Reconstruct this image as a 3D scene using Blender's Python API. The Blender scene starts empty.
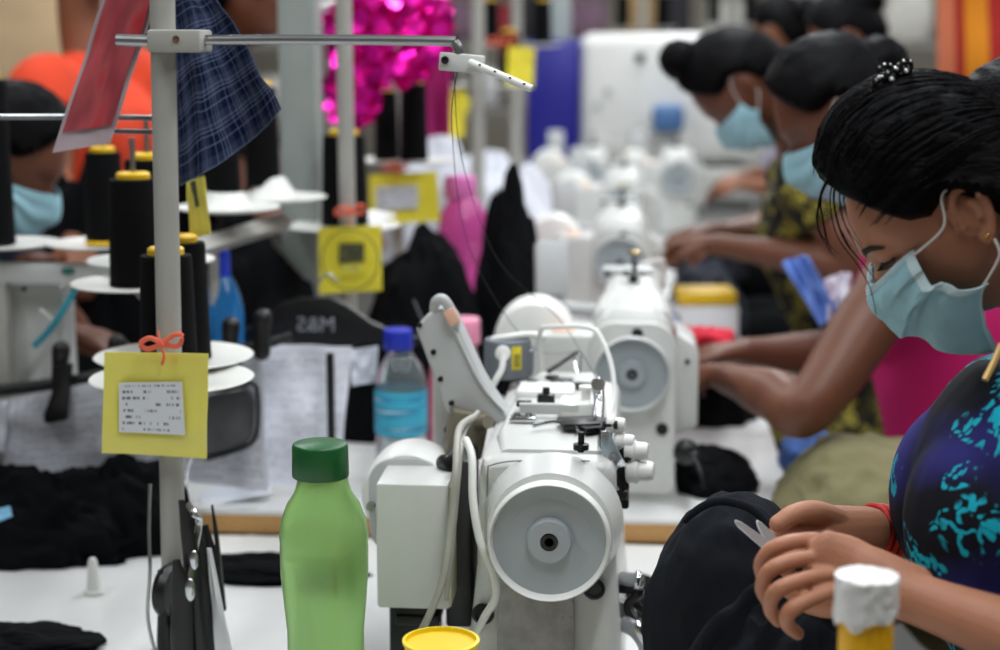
import bpy, bmesh, math, random
from mathutils import Vector, Matrix, Euler, noise
random.seed(7)
V = Vector; PI = math.pi
S = bpy.context.scene
COL = S.collection
# ------------------------------------------------------------------ camera, world, light, exposure
FPX = 1700.0                                  # focal length in pixels of a 1000 px wide frame
CAMZ = 1.48
PITCH = math.atan(290 / FPX); YAW = math.atan(140 / FPX * math.cos(PITCH))
cam_d = bpy.data.cameras.new('camera'); cam = bpy.data.objects.new('camera', cam_d); COL.objects.link(cam)
cam_d.sensor_width = 36; cam_d.lens = FPX * 36 / 1000; cam_d.clip_start = .05; cam_d.clip_end = 60
cam.location = (0, 0, CAMZ); cam.rotation_euler = (PI / 2 - PITCH, 0, YAW)
cam_d.dof.use_dof = True; cam_d.dof.focus_distance = 1.72; cam_d.dof.aperture_fstop = 3.3; cam_d.dof.aperture_blades = 0
S.camera = cam
RM = Euler((PI / 2 - PITCH, 0, YAW)).to_matrix()
RX, RU, RF = RM @ V((1, 0, 0)), RM @ V((0, 1, 0)), RM @ V((0, 0, -1))
def ray(px, py): return RF + RX * ((px - 500) / FPX) + RU * ((325 - py) / FPX)
def P(px, py, Y):                              # the point of the plane y = Y seen at a pixel
    r = ray(px, py); t = Y / r.y
    return V((r.x * t, Y, CAMZ + r.z * t))
def Q(px, py, z):                              # the point of the level z seen at a pixel
    r = ray(px, py); t = (z - CAMZ) / r.z
    return V((r.x * t, r.y * t, z))
w = bpy.data.worlds.new('world'); S.world = w; w.use_nodes = True
w.node_tree.nodes['Background'].inputs[0].default_value = (.80, .88, 1, 1)
w.node_tree.nodes['Background'].inputs[1].default_value = .05
S.view_settings.view_transform = 'Standard'; S.view_settings.look = 'None'
S.view_settings.gamma = 1; S.view_settings.use_curve_mapping = False
S.view_settings.exposure = -0.78
S.cycles.max_bounces = 8; S.cycles.transparent_max_bounces = 16
LAMPS = []
def ceiling_lamp(x, y, L=1.3, W=.16, power=30, along='Y'):
    d = bpy.data.lights.new('ceiling_light', 'AREA'); d.shape = 'RECTANGLE'
    d.size, d.size_y = (W, L) if along == 'Y' else (L, W)
    d.energy = power; d.color = (.93, .97, 1)
    o = bpy.data.objects.new('ceiling_light', d); COL.objects.link(o); o.location = (x, y, 2.93)
    LAMPS.append((x, y, L, along))
for yy in (1.0, 2.7, 4.4, 6.4, 8.8, 11.4):
    for xx in (-1.5, .25, 2.1):
        ceiling_lamp(xx, yy, power=(46 if xx == .25 else 30))

# ------------------------------------------------------------------ materials
MATS = {}
def nt(name):
    m = bpy.data.materials.new(name); m.use_nodes = True
    t = m.node_tree; return m, t, t.nodes['Principled BSDF']
def N(t, kind, **kw):
    n = t.nodes.new(kind)
    for k, v in kw.items():
        if k.startswith('i_'):
            n.inputs[k[2:].replace('_', ' ')].default_value = v
        else: setattr(n, k, v)
    return n
def ramp(t, stops, interp='LINEAR'):
    r = t.nodes.new('ShaderNodeValToRGB'); r.color_ramp.interpolation = interp
    el = r.color_ramp.elements
    while len(el) < len(stops): el.new(.5)
    for e, (p, c) in zip(el, stops): e.position = p; e.color = (*c, 1) if len(c) == 3 else c
    return r
def lin(c):
    return tuple(((x / 255) / 12.92 if x / 255 <= .04045 else ((x / 255 + .055) / 1.055) ** 2.4) for x in c)
def mat(name, rgb, rough=.5, metal=0, var=.12, scale=12, bump=0, bscale=60, spec=.5, coat=0, sheen=0, sss=0, trans=0, stretch=None, alpha=1, dirt=None):
    if name in MATS: return MATS[name]
    m, t, b = nt(name); c = lin(rgb)
    tc = N(t, 'ShaderNodeTexCoord'); mp = N(t, 'ShaderNodeMapping')
    t.links.new(tc.outputs['Object'], mp.inputs[0])
    if stretch: mp.inputs['Scale'].default_value = stretch
    no = N(t, 'ShaderNodeTexNoise', i_Scale=scale, i_Detail=5.0)
    t.links.new(mp.outputs[0], no.inputs['Vector'])
    r = ramp(t, [(.3, tuple(x * (1 - var) for x in c)), (.7, tuple(min(1, x * (1 + var)) for x in c))])
    t.links.new(no.outputs[0], r.inputs[0]); out = r.outputs[0]
    if dirt:
        n2 = N(t, 'ShaderNodeTexNoise', i_Scale=dirt[1], i_Detail=8.0, i_Roughness=.7)
        t.links.new(tc.outputs['Object'], n2.inputs['Vector'])
        r2 = ramp(t, [(dirt[2], (0, 0, 0)), (dirt[2] + .12, (1, 1, 1))])
        t.links.new(n2.outputs[0], r2.inputs[0])
        mx = N(t, 'ShaderNodeMixRGB'); t.links.new(r2.outputs[0], mx.inputs[0]); t.links.new(out, mx.inputs[1])
        mx.inputs[2].default_value = (*lin(dirt[0]), 1); out = mx.outputs[0]
    t.links.new(out, b.inputs['Base Color'])
    b.inputs['Roughness'].default_value = rough; b.inputs['Metallic'].default_value = metal
    b.inputs['Specular IOR Level'].default_value = spec
    b.inputs['Coat Weight'].default_value = coat
    b.inputs['Sheen Weight'].default_value = sheen
    if sss:
        b.inputs['Subsurface Weight'].default_value = sss; b.inputs['Subsurface Radius'].default_value = (.012, .005, .003)
        b.inputs['Subsurface Scale'].default_value = .6
    b.inputs['Transmission Weight'].default_value = trans
    b.inputs['Alpha'].default_value = alpha
    if bump:
        bn = N(t, 'ShaderNodeTexNoise', i_Scale=bscale, i_Detail=4.0)
        t.links.new(mp.outputs[0], bn.inputs['Vector'])
        bp = N(t, 'ShaderNodeBump', i_Strength=bump, i_Distance=.002)
        t.links.new(bn.outputs[0], bp.inputs['Height']); t.links.new(bp.outputs[0], b.inputs['Normal'])
    MATS[name] = m; return m

ENAMEL = mat('grey_white_enamel', (206, 207, 203), .34, var=.03, spec=.5, bump=.05, bscale=500, dirt=((150, 146, 135), 26, .66))
ENAMEL2 = mat('light_grey_enamel', (196, 198, 196), .4, var=.03, bump=.05, bscale=500)
PLASTG = mat('grey_plastic_panel', (188, 190, 190), .45, var=.03)
WHEELG = mat('blue_grey_wheel_plastic', (160, 168, 172), .38, var=.04, scale=6)
WHITEP = mat('white_plastic', (232, 232, 228), .4, var=.03)
BLACKP = mat('black_plastic', (8, 8, 10), .4, var=.2)
CHROME = mat('chrome', (200, 202, 205), .18, 1, var=.05)
STEEL = mat('brushed_steel', (165, 167, 168), .34, 1, var=.08)
POLE = mat('grey_painted_pole', (162, 160, 154), .5, var=.05, bump=.05, dirt=((120, 116, 108), 30, .68))
POST = mat('grey_green_post', (158, 166, 162), .55, var=.05)
BLACKC = mat('black_cotton', (7, 8, 11), .92, var=.35, scale=30, bump=.5, bscale=900, spec=.15)
NAVYC = mat('blue_black_jersey', (14, 18, 25), .9, var=.25, scale=20, bump=.6, bscale=1100, spec=.2)
SPOOL = mat('black_thread_wound', (7, 7, 9), .8, var=.3, bump=.8, bscale=25, stretch=(1, 1, 40), spec=.12)
YELP = mat('yellow_plastic', (236, 190, 22), .45, var=.05)
ORNG = mat('coral_ribbon', (240, 108, 78), .6, var=.08)
SKIN1 = mat('warm_brown_skin', (176, 120, 92), .5, var=.10, scale=14, bump=.25, bscale=420, sss=.12, spec=.4)
SKIN2 = mat('dark_brown_skin', (104, 62, 42), .45, var=.10, scale=10, bump=.15, bscale=300, sss=.08, spec=.4)
SKIN3 = mat('brown_skin', (140, 88, 62), .5, var=.1, scale=10, sss=.08, spec=.4)
PAPER = mat('paper_white', (228, 228, 232), .8, var=.02)

# ------------------------------------------------------------------ geometry
class G:
    def __init__(s): s.v = []; s.f = []; s.uv = {}
    def add(s, vs, fs):
        k = len(s.v); s.v += [V(p) for p in vs]; s.f += [[k + i for i in f] for f in fs]; return s
    def box(s, c, size, rot=None, bev=0, seg=2):
        bm = bmesh.new(); bmesh.ops.create_cube(bm, size=1)
        for v in bm.verts: v.co = V((v.co.x * size[0], v.co.y * size[1], v.co.z * size[2]))
        if bev: bmesh.ops.bevel(bm, geom=bm.edges[:], offset=bev, segments=seg, profile=.5, affect='EDGES')
        M = rot if isinstance(rot, Matrix) else (Euler(rot).to_matrix() if rot else Matrix.Identity(3))
        bm.verts.index_update()
        s.add([M @ v.co + V(c) for v in bm.verts], [[v.index for v in f.verts] for f in bm.faces]); bm.free(); return s
    def prism(s, poly, axis, a, b, bev=0, seg=2):      # poly of 2-D points in the other two axes, extruded from a to b along axis
        bm = bmesh.new()
        def mk(p, d): return {'X': V((d, p[0], p[1])), 'Y': V((p[0], d, p[1])), 'Z': V((p[0], p[1], d))}[axis]
        A = [bm.verts.new(mk(p, a)) for p in poly]; B = [bm.verts.new(mk(p, b)) for p in poly]; n = len(poly)
        bm.faces.new(A); bm.faces.new(B[::-1])
        for i in range(n): bm.faces.new((A[i], B[i], B[(i + 1) % n], A[(i + 1) % n]))
        bmesh.ops.recalc_face_normals(bm, faces=bm.faces[:])
        if bev: bmesh.ops.bevel(bm, geom=bm.edges[:], offset=bev, segments=seg, profile=.5, affect='EDGES')
        bm.verts.index_update()
        s.add([v.co for v in bm.verts], [[v.index for v in f.verts] for f in bm.faces]); bm.free(); return s
    def rings(s, rr, cap=True, closed=False):
        k = len(s.v); n = len(rr[0]); m = len(rr)
        for r in rr: s.v += [V(p) for p in r]
        for i in range(m if closed else m - 1):
            for j in range(n):
                a = k + i * n; b = k + ((i + 1) % m) * n
                s.f.append([a + j, a + (j + 1) % n, b + (j + 1) % n, b + j])
        if cap and not closed:
            s.f.append([k + j for j in range(n)][::-1]); s.f.append([k + (m - 1) * n + j for j in range(n)])
        return s
    def lathe(s, prof, c=(0, 0, 0), d=(0, 0, 1), seg=32, cap=True):   # prof of (radius, height)
        d = V(d).normalized(); q = V((0, 0, 1)).rotation_difference(d).to_matrix(); c = V(c)
        return s.rings([[c + q @ V((max(r, 1e-5) * math.cos(2 * PI * j / seg), max(r, 1e-5) * math.sin(2 * PI * j / seg), h)) for j in range(seg)] for r, h in prof], cap)
    def cyl(s, a, b, r, r2=None, seg=20, bev=0):
        a = V(a); b = V(b); L = (b - a).length; r2 = r if r2 is None else r2
        pr = [(r, 0), (r2, L)] if not bev else [(r - bev, 0), (r - bev * .3, bev * .3), (r, bev), (r2, L - bev), (r2 - bev * .3, L - bev * .3), (r2 - bev, L)]
        return s.lathe(pr, a, b - a, seg)
    def tube(s, pts, rad, seg=10, sub=6, closed=False, flat=None, round_end=False):
        pts = [V(p) for p in pts]; n = len(pts)
        if not hasattr(rad, '__len__'): rad = [rad] * n
        out = []; rr = []
        if n == 2 and not closed: out = pts; rr = list(rad)
        else:
            for i in range(n if closed else n - 1):
                g = lambda k: pts[k % n] if closed else pts[max(0, min(n - 1, k))]
                p0, p1, p2, p3 = g(i - 1), g(i), g(i + 1), g(i + 2)
                for k in range(sub):
                    t = k / sub
                    out.append(.5 * ((2 * p1) + (p2 - p0) * t + (2 * p0 - 5 * p1 + 4 * p2 - p3) * t * t + (3 * p1 - p0 - 3 * p2 + p3) * t ** 3))
                    u = t * t * (3 - 2 * t); ra, rb = rad[i], rad[(i + 1) % n]
                    rr.append(ra * (1 - u) + rb * u if not hasattr(ra, '__len__') else tuple(x * (1 - u) + y * u for x, y in zip(ra, rb)))
            if not closed: out.append(pts[-1]); rr.append(rad[-1])
        if round_end and not closed:
            def endr(p, q, r):
                d = (p - q).normalized(); r0 = r if not hasattr(r, '__len__') else min(r)
                sc = lambda k: (r * k if not hasattr(r, '__len__') else tuple(x * k for x in r))
                return [(p + d * r0 * math.sin(a), sc(math.cos(a))) for a in (.5, .95, 1.3)]
            e1 = endr(out[-1], out[-2], rr[-1]); e0 = endr(out[0], out[1], rr[0])
            out = [p for p, _ in e0[::-1]] + out + [p for p, _ in e1]; rr = [r for _, r in e0[::-1]] + rr + [r for _, r in e1]
        m = len(out); rings = []; up = None
        for i in range(m):
            tn = (out[(i + 1) % m] - out[i - 1]) if closed else (out[min(i + 1, m - 1)] - out[max(i - 1, 0)])
            if tn.length < 1e-9: tn = V((0, 0, 1))
            tn.normalize()
            if up is None:
                up = V(flat) if flat else (V((0, 0, 1)) if abs(tn.z) < .9 else V((0, 1, 0)))
            if flat: up = V(flat)
            up = (up - tn * up.dot(tn))
            if up.length < 1e-5: up = tn.orthogonal()
            up.normalize(); sd = tn.cross(up); r = rr[i]
            ra, rb = (r, r) if not hasattr(r, '__len__') else r      # ra along side, rb along up
            rings.append([out[i] + sd * (ra * math.cos(2 * PI * j / seg)) + up * (rb * math.sin(2 * PI * j / seg)) for j in range(seg)])
        return s.rings(rings, not closed, closed)
    def ell(s, c, r, rot=None, seg=24, rng=16, fn=None):
        M = rot if isinstance(rot, Matrix) else (Euler(rot).to_matrix() if rot else Matrix.Identity(3)); c = V(c)
        vs = []; 
        for i in range(rng + 1):
            th = PI * i / rng
            for j in range(seg):
                ph = 2 * PI * j / seg
                d = V((math.sin(max(th, 1e-3) if i < rng else PI - 1e-3) * math.cos(ph), math.sin(max(th, 1e-3) if i < rng else PI - 1e-3) * math.sin(ph), math.cos(th)))
                p = V((d.x * r[0], d.y * r[1], d.z * r[2]))
                if fn: p = fn(d, p)
                vs.append(c + M @ p)
        k = len(s.v); s.v += vs
        for i in range(rng):
            for j in range(seg):
                a = k + i * seg; s.f.append([a + j, a + seg + j, a + seg + (j + 1) % seg, a + (j + 1) % seg])
        s.f.append([k + j for j in range(seg)]); s.f.append([k + rng * seg + j for j in range(seg)][::-1]); return s
    def sheet(s, fn, nu, nv, th=0, flip=False):       # fn(u, v) -> point; with thickness th it is a closed slab
        pts = [[V(fn(i / nu, j / nv)) for i in range(nu + 1)] for j in range(nv + 1)]
        k = len(s.v); W = nu + 1
        for row in pts: s.v += row
        if th:
            for j in range(nv + 1):
                for i in range(nu + 1):
                    a = pts[j][min(i + 1, nu)] - pts[j][max(i - 1, 0)]; b = pts[min(j + 1, nv)][i] - pts[max(j - 1, 0)][i]
                    n = a.cross(b); n = n.normalized() if n.length > 1e-12 else V((0, 0, 1)); s.v.append(pts[j][i] + n * th)
        o = (nu + 1) * (nv + 1)
        for j in range(nv):
            for i in range(nu):
                q = [k + j * W + i, k + j * W + i + 1, k + (j + 1) * W + i + 1, k + (j + 1) * W + i]
                if th:
                    s.f.append(q[::-1]); s.f.append([x + o for x in q])
                else:
                    s.f.append(q)
                    s.uv[len(s.f) - 1] = [(i / nu, 1 - j / nv), ((i + 1) / nu, 1 - j / nv), ((i + 1) / nu, 1 - (j + 1) / nv), (i / nu, 1 - (j + 1) / nv)]
                if th:
                    uvq = [(i / nu, 1 - j / nv), ((i + 1) / nu, 1 - j / nv), ((i + 1) / nu, 1 - (j + 1) / nv), (i / nu, 1 - (j + 1) / nv)]
                    s.uv[len(s.f) - 2] = uvq[::-1]; s.uv[len(s.f) - 1] = uvq
        if th:
            for i in range(nu):
                a = k + i; s.f.append([a, a + 1, a + 1 + o, a + o]); a = k + nv * W + i; s.f.append([a + 1, a, a + o, a + 1 + o])
            for j in range(nv):
                a = k + j * W; s.f.append([a + W, a, a + o, a + W + o]); a = k + j * W + nu; s.f.append([a, a + W, a + W + o, a + o])
        return s
    def build(s, name, m, parent=None, label=None, world=True, smooth=True, mods=(), off=None, ang=40):
        me = bpy.data.meshes.new(name)
        o_ = V((0, 0, 0))
        if world and parent is not None: o_ = origin(parent)
        if off is not None: o_ = V(off)
        me.from_pydata([tuple(p - o_) for p in s.v], [], s.f); me.update()
        if not s.uv:
            bm = bmesh.new(); bm.from_mesh(me); bmesh.ops.recalc_face_normals(bm, faces=bm.faces[:]); bm.to_mesh(me); bm.free()
        if s.uv:
            ul = me.uv_layers.new(name='uv')
            for pi, q in s.uv.items():
                p = me.polygons[pi]
                for li, c in zip(p.loop_indices, q): ul.data[li].uv = c
        if smooth:
            me.polygons.foreach_set('use_smooth', [True] * len(me.polygons))
            try: me.set_sharp_from_angle(angle=math.radians(ang))
            except Exception: pass
        ob = bpy.data.objects.new(name, me); COL.objects.link(ob)
        for x in (m if isinstance(m, (list, tuple)) else [m]): me.materials.append(x)
        if parent is not None: ob.parent = parent
        if off is not None and parent is None: ob.location = off
        if label: ob['label'] = label
        for kind, kw in mods:
            md = ob.modifiers.new(kind.lower(), kind)
            for k, v in kw.items(): setattr(md, k, v)
        return ob
def origin(o):
    p = V((0, 0, 0))
    while o is not None: p += V(o.location); o = o.parent
    return p
def thing(name, label, cat, loc=(0, 0, 0), rotz=0, group=None):
    o = bpy.data.objects.new(name, None); COL.objects.link(o); o.empty_display_size = .05
    o.location = loc; o.rotation_euler = (0, 0, rotz); o['label'] = label; o['category'] = cat
    if group: o['group'] = group
    return o
def tag(o, label, cat, group=None, kind=None):
    o['label'] = label; o['category'] = cat
    if group: o['group'] = group
    if kind: o['kind'] = kind
    return o
def struct(o): o['kind'] = 'structure'; return o
def dup(root, loc=None, rotz=None, label=None, group=None):
    kids = {}
    for x in bpy.data.objects:
        if x.parent: kids.setdefault(x.parent.name, []).append(x)
    def cp(o, par):
        c = o.copy(); COL.objects.link(c); c.parent = par
        for ch in kids.get(o.name, []): cp(ch, c)
        return c
    r = cp(root, None)
    if loc is not None: r.location = loc
    if rotz is not None: r.rotation_euler = (0, 0, rotz)
    if label: r['label'] = label
    if group: r['group'] = group
    return r
def nz(p, s=1.0, seed=0): return noise.noise(V(p) * s + V((seed * 3.1, seed * 7.7, seed * 1.3)))
# ------------------------------------------------------------------ the room
FLOORM = mat('grey_floor', (92, 90, 86), .6, var=.1)
WALLM = mat('cream_wall', (184, 176, 162), .8, var=.05)
CEILM = mat('white_ceiling', (150, 150, 148), .8, var=.03)
struct(G().box((0, 6.5, -.05), (11.4, 16.4, .1)).build('floor', FLOORM))
struct(G().box((0, 6.5, 3.05), (11.4, 16.4, .1)).build('ceiling', CEILM))
struct(G().box((-5.65, 6.5, 1.5), (.1, 16.2, 3)).build('wall_left', WALLM))
struct(G().box((5.65, 6.5, 1.5), (.1, 16.2, 3)).build('wall_right', WALLM))
struct(G().box((0, 14.65, 1.5), (11.4, .1, 3)).build('wall_back', WALLM))
struct(G().box((0, -1.65, 1.5), (11.4, .1, 3)).build('wall_front', WALLM))
m, t, b = nt('lit_tube'); b.inputs['Emission Color'].default_value = (.93, .97, 1, 1); b.inputs['Emission Strength'].default_value = 6; MATS['tube'] = m
for (x, y, L, al) in LAMPS[:1]:
    r = thing('ceiling_light', 'long white ceiling batten light hanging over the sewing rows', 'ceiling light', (x, y, 2.99), group='ceiling batten lights')
    G().box((0, 0, -.015), (.14, L, .03), bev=.005).build('housing', WHITEP, r, world=False)
    G().cyl((0, -L / 2 + .03, -.043), (0, L / 2 - .03, -.043), .013).build('lamp_tube', m, r, world=False)
r['label'] = 'white ceiling batten light over the thread stands, nearest the camera'
for i, (x, y, L, al) in list(enumerate(LAMPS))[1:]:
    dup(r, (x, y, 2.99), label='white ceiling batten light, %s row across the room, %s' % (['nearest', 'second', 'third', 'fourth', 'fifth', 'farthest'][i // 3], ['over the thread stands', 'over the machines', 'over the workers at right'][i % 3]))

# ------------------------------------------------------------------ tables
TOPM = mat('white_laminate', (222, 222, 220), .32, var=.03, dirt=((190, 188, 184), 14, .68), spec=.5)
PLY = mat('plywood_edge', (196, 150, 92), .6, var=.2, scale=30, stretch=(3, 3, 40))
EDGE = .243
def table(x0, x1, y0, y1, z, label, group=None):
    r = thing('sewing_table', label, 'table', ((x0 + x1) / 2, (y0 + y1) / 2, 0), group=group)
    G().box(((x0 + x1) / 2, (y0 + y1) / 2, z - .003), (x1 - x0, y1 - y0, .006)).build('laminate_top', TOPM, r)
    G().box(((x0 + x1) / 2, (y0 + y1) / 2, z - .020), (x1 - x0, y1 - y0, .028)).build('plywood_board', PLY, r)
    for sx in (x0 + .06, x1 - .06):
        for sy in (y0 + .08, y1 - .08):
            G().box((sx, sy, (z - .034) / 2), (.05, .05, z - .034), bev=.004, seg=1).build('leg', POLE, r)
    return r
TBX = -.86
T1 = table(-1.1, EDGE, .95, 2.405, .745, 'white topped sewing table nearest, under the large grey machine')
T2 = table(TBX, EDGE, 2.415, 3.61, .78, 'white topped sewing table with plywood front edge, under second machine')
T3 = table(-.62, EDGE, 3.64, 4.83, .78, 'white topped sewing table behind the red hair tie, under third machine')
T4 = table(-.62, EDGE, 4.86, 6.05, .78, 'blurred white sewing table under the fourth machine, third worker beside it')
# ------------------------------------------------------------------ lockstitch machine (wheel end faces -Y)
SCREWM = mat('dark_screw', (40, 40, 42), .4, .6)
GOLD = mat('brass_knob', (190, 160, 90), .3, .9)
PINKL = mat('peach_sticker', (240, 190, 165), .6)
DARKG = mat('dark_grey_screen', (60, 64, 68), .3)
def rrect(w, h, r, cx=0, cz=0, n=6, rb=None):
    rb = r if rb is None else rb; p = []
    for (sx, sz, a0, rr) in ((1, 1, 0, r), (-1, 1, 90, r), (-1, -1, 180, rb), (1, -1, 270, rb)):
        for k in range(n + 1):
            a = math.radians(a0 + 90 * k / n)
            p.append((cx + sx * (w / 2 - rr) + rr * math.cos(a), cz + sz * (h / 2 - rr) + rr * math.sin(a)))
    return p
def dish_wheel(c, r, depth, name, parent, m1, m2, hubm=None):
    c = V(c); d = (0, -1, 0)
    w_ = G().lathe([(r * .80, 0), (r * .93, depth * .25), (r, depth * .6), (r, depth * .88), (r * .975, depth * .97), (r * .965, depth), (r * .945, depth * .96), (r * .93, depth * .72), (r * .91, depth * .62),
                    (r * .6, depth * .56), (r * .42, depth * .5), (r * .40, depth * .52), (.0001, depth * .52)], c, d, 64)
    W = w_.build(name, m1, parent)
    f = G().lathe([(r * .925, depth * .60), (r * .92, depth * .66), (r * .60, depth * .58), (r * .42, depth * .54), (.0001, depth * .54)], c, d, 64)
    f.build('wheel_face', m2, W)
    h = G().lathe([(r * .38, depth * .5), (r * .37, depth * .80), (r * .34, depth * .86), (r * .15, depth * .88), (r * .14, depth * .8), (.0001, depth * .8)], c, d, 40)
    H = h.build('hub', m2 if hubm is None else hubm, W)
    G().lathe([(r * .135, depth * .78), (r * .13, depth * .9), (r * .075, depth * .9), (r * .07, depth * .8), (.0001, depth * .8)], c, d, 24).build('hub_screw', BLACKP, H)
    return W
def lockstitch(label, group=None, loc=(0, 0, 0)):
    r = thing('sewing_machine', label, 'sewing machine', (0, 0, 0), group=group)
    kw = dict(world=False)
    # bed
    G().box((-.02, .27, .012), (.178, .50, .024), bev=.006).build('bed', ENAMEL2, r, **kw)
    # upright column at the wheel end: loft from the base up into the arm
    sec = [(0, .14, .0, -.005), (.03, .135, .0, 0), (.15, .128, .0, 0), (.24, .124, 0, 0), (.275, .110, 0, .004), (.292, .085, 0, .012), (.298, .055, 0, .02)]
    rr = []
    for (z, wd, cx, yo) in sec:
        p = rrect(wd, .17 - yo * 2, .018); rr.append([(x + cx, y + .095, z) for x, y in p])
    G().rings(rr).build('column', ENAMEL, r, **kw)
    # arm going back, narrowing
    rr = []
    for y, wd, z0, z1 in ((.04, .122, .14, .293), (.10, .122, .15, .297), (.16, .118, .17, .298), (.24, .104, .185, .297), (.34, .098, .19, .294), (.44, .098, .19, .290), (.475, .094, .192, .286)):
        rr.append([(x, y, z) for x, z in rrect(wd, z1 - z0, .026, 0, (z0 + z1) / 2, rb=.012)])
    G().rings(rr).build('arm', ENAMEL, r, **kw)
    # needle head
    rr = []
    for y, wd, z0, z1 in ((.43, .100, .12, .292), (.50, .100, .115, .290), (.525, .094, .118, .284), (.535, .08, .125, .272)):
        rr.append([(x - .0, y, z) for x, z in rrect(wd, z1 - z0, .018, 0, (z0 + z1) / 2)])
    h = G().rings(rr).build('needle_head', ENAMEL, r, **kw)
    g = G().cyl((0, .475, .12), (0, .475, .05), .005).cyl((.0, .475, .05), (.0, .475, .028), .0025).build('needle_bar', CHROME, h, **kw)
    G().box((0, .477, .030), (.016, .03, .006), bev=.002).cyl((0, .485, .12), (0, .485, .033), .004).build('presser_foot', CHROME, h, **kw)
    G().lathe([(.016, 0), (.016, .006), (.006, .008), (.006, .02), (.013, .022), (.011, .032), (.0001, .034)], (.05, .49, .2), (1, 0, 0), 20).build('tension_dial', CHROME, h, **kw)
    # end cover with bolts
    e = G().prism(rrect(.132, .262, .04, 0, .148, rb=.012), 'Y', -.004, .016, bev=.004).build('end_cover', ENAMEL, r, **kw)
    G().lathe([(.009, 0), (.0085, .004), (.0001, .004)], (.007, -.003, .262), (0, -1, 0), 20).build('bolt', BLACKP, e, **kw)
    G().lathe([(.0095, 0), (.009, .004), (.0001, .004)], (.046, -.003, .118), (0, -1, 0), 20).build('bolt', BLACKP, e, **kw)
    dish_wheel((0, -.002, .205), .057, .030, 'handwheel', r, ENAMEL2, WHEELG)
    # direct-drive motor behind the column on the left, with its box
    mo = G().lathe([(.046, 0), (.058, .01), (.062, .02), (.062, .085), (.058, .10), (.04, .106), (.0001, .106)], (-.152, .17, .235), (0, -1, 0), 40).build('motor', WHITEP, r, **kw)
    G().lathe([(.05, 0), (.045, .004), (.0001, .004)], (-.152, .17, .235), (0, 1, 0), 40).build('motor_cap', ENAMEL2, mo, **kw)
    mb = G().prism(rrect(.100, .16, .016, -.098, .178, rb=.01), 'Y', .0, .13, bev=.005).build('motor_box', ENAMEL, r, **kw)
    G().box((-.105, .045, .2595), (.034, .04, .003), bev=.001).build('sticker', PINKL, mb, **kw)
    # side box on the right, with sloping top
    sb = G().prism([(.066, .10), (.100, .115), (.100, .225), (.094, .240), (.066, .258)], 'Y', .03, .16, bev=.004).build('side_box', ENAMEL, r, **kw)
    G().lathe([(.004, 0), (.0035, .002), (.0001, .002)], (.083, .0285, .215), (0, -1, 0), 12).build('screw', SCREWM, sb, **kw)
    # tilted control panel at the far left top
    R = Euler((math.radians(-14), 0, math.radians(8))).to_matrix()
    cp = G().box((-.142, .42, .300), (.058, .030, .095), R, bev=.006).build('control_panel', PLASTG, r, **kw)
    G().box(V((-.142, .42, .300)) + R @ V((0, .016, .01)), (.044, .002, .06), R).build('screen', DARKG, cp, **kw)
    G().tube([(-.142, .42, .26), (-.12, .41, .235), (-.04, .40, .23)], .012).build('bracket', PLASTG, cp, **kw)
    # top thread furniture
    tp = G().cyl((.0, .30, .295), (.0, .30, .345), .0025).lathe([(.020, 0), (.020, .002), (.0001, .0025)], (0, .30, .308), seg=20).box((.0, .295, .302), (.016, .014, .012)).build('thread_post', BLACKP, r, **kw)
    G().lathe([(.004, 0), (.011, .001), (.011, .004), (.003, .006), (.0001, .006)], (0, .30, .343), seg=20).build('knob', GOLD, tp, **kw)
    G().box((.0, .40, .298), (.036, .012, .008), bev=.001).box((.002, .41, .306), (.008, .006, .014)).box((-.045, .40, .296), (.012, .012, .008)).build('thread_guide', BLACKP, r, **kw)
    G().box((-.01, .45, .2955), (.09, .05, .010), bev=.004).build('top_plate', ENAMEL2, r, **kw)
    G().tube([(.052, .42, .27), (.052, .40, .31), (.046, .36, .325), (.01, .34, .32)], .0035).build('thread_tube', WHITEP, r, **kw)
    lv = G().tube([(.055, .43, .22), (.075, .42, .20), (.085, .41, .15)], .004).cyl((.083, .41, .15), (.088, .41, .125), .007).build('knee_lever', WHITEP, r, **kw)
    r.location = loc
    return r
M2C = P(632, 371, 2.47)
M2 = lockstitch('second sewing machine from front, blue-grey handwheel and two black bolts facing us', loc=(M2C.x, 2.50, .78))
for nm_, (px, Y, dz, lb) in enumerate(((620, 3.76, 0, 'third sewing machine along the row, blurred, tilted panel and round motor at its left'),
        (622, 5.0, 0, 'fourth sewing machine along the row, blurred, under the blue and white cabinet'))):
    c = P(px, 250, Y); dup(M2, (c.x, Y, .78 + dz), label=lb)

# ------------------------------------------------------------------ machine 1: the large coverstitch machine in front
M1 = thing('sewing_machine', 'large grey coverstitch machine nearest us with big round handwheel and tilted box', 'sewing machine', (-.09, 2.0, .745))
def W(name, g, m, par=M1, **kw): return g.build(name, m, par, **kw)
zt = P(552, 460, 1.80).z                       # top of the housing at the wheel end
xl, xr = P(478, 538, 1.80).x, P(612, 538, 1.80).x; xc = (xl + xr) / 2
base = G()
rr = []
for z, a, b_, y0, y1 in ((.746, -.004, .012, 1.79, 2.26), (.80, .0, .008, 1.795, 2.25), (.90, .010, .001, 1.80, 2.22), (1.0, .012, .000, 1.80, 2.22), (zt - .012, .014, -.001, 1.80, 2.24), (zt - .004, .016, -.004, 1.805, 2.24), (zt, .024, -.012, 1.815, 2.23)):
    x0, x1 = xl + a - .012, xr + b_ + .004
    rr.append([((x0 + x1) / 2 + x, (y0 + y1) / 2 + y, z) for x, y in rrect(x1 - x0, y1 - y0, .016)])
base.rings(rr); housing = W('housing', base, ENAMEL)
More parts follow.
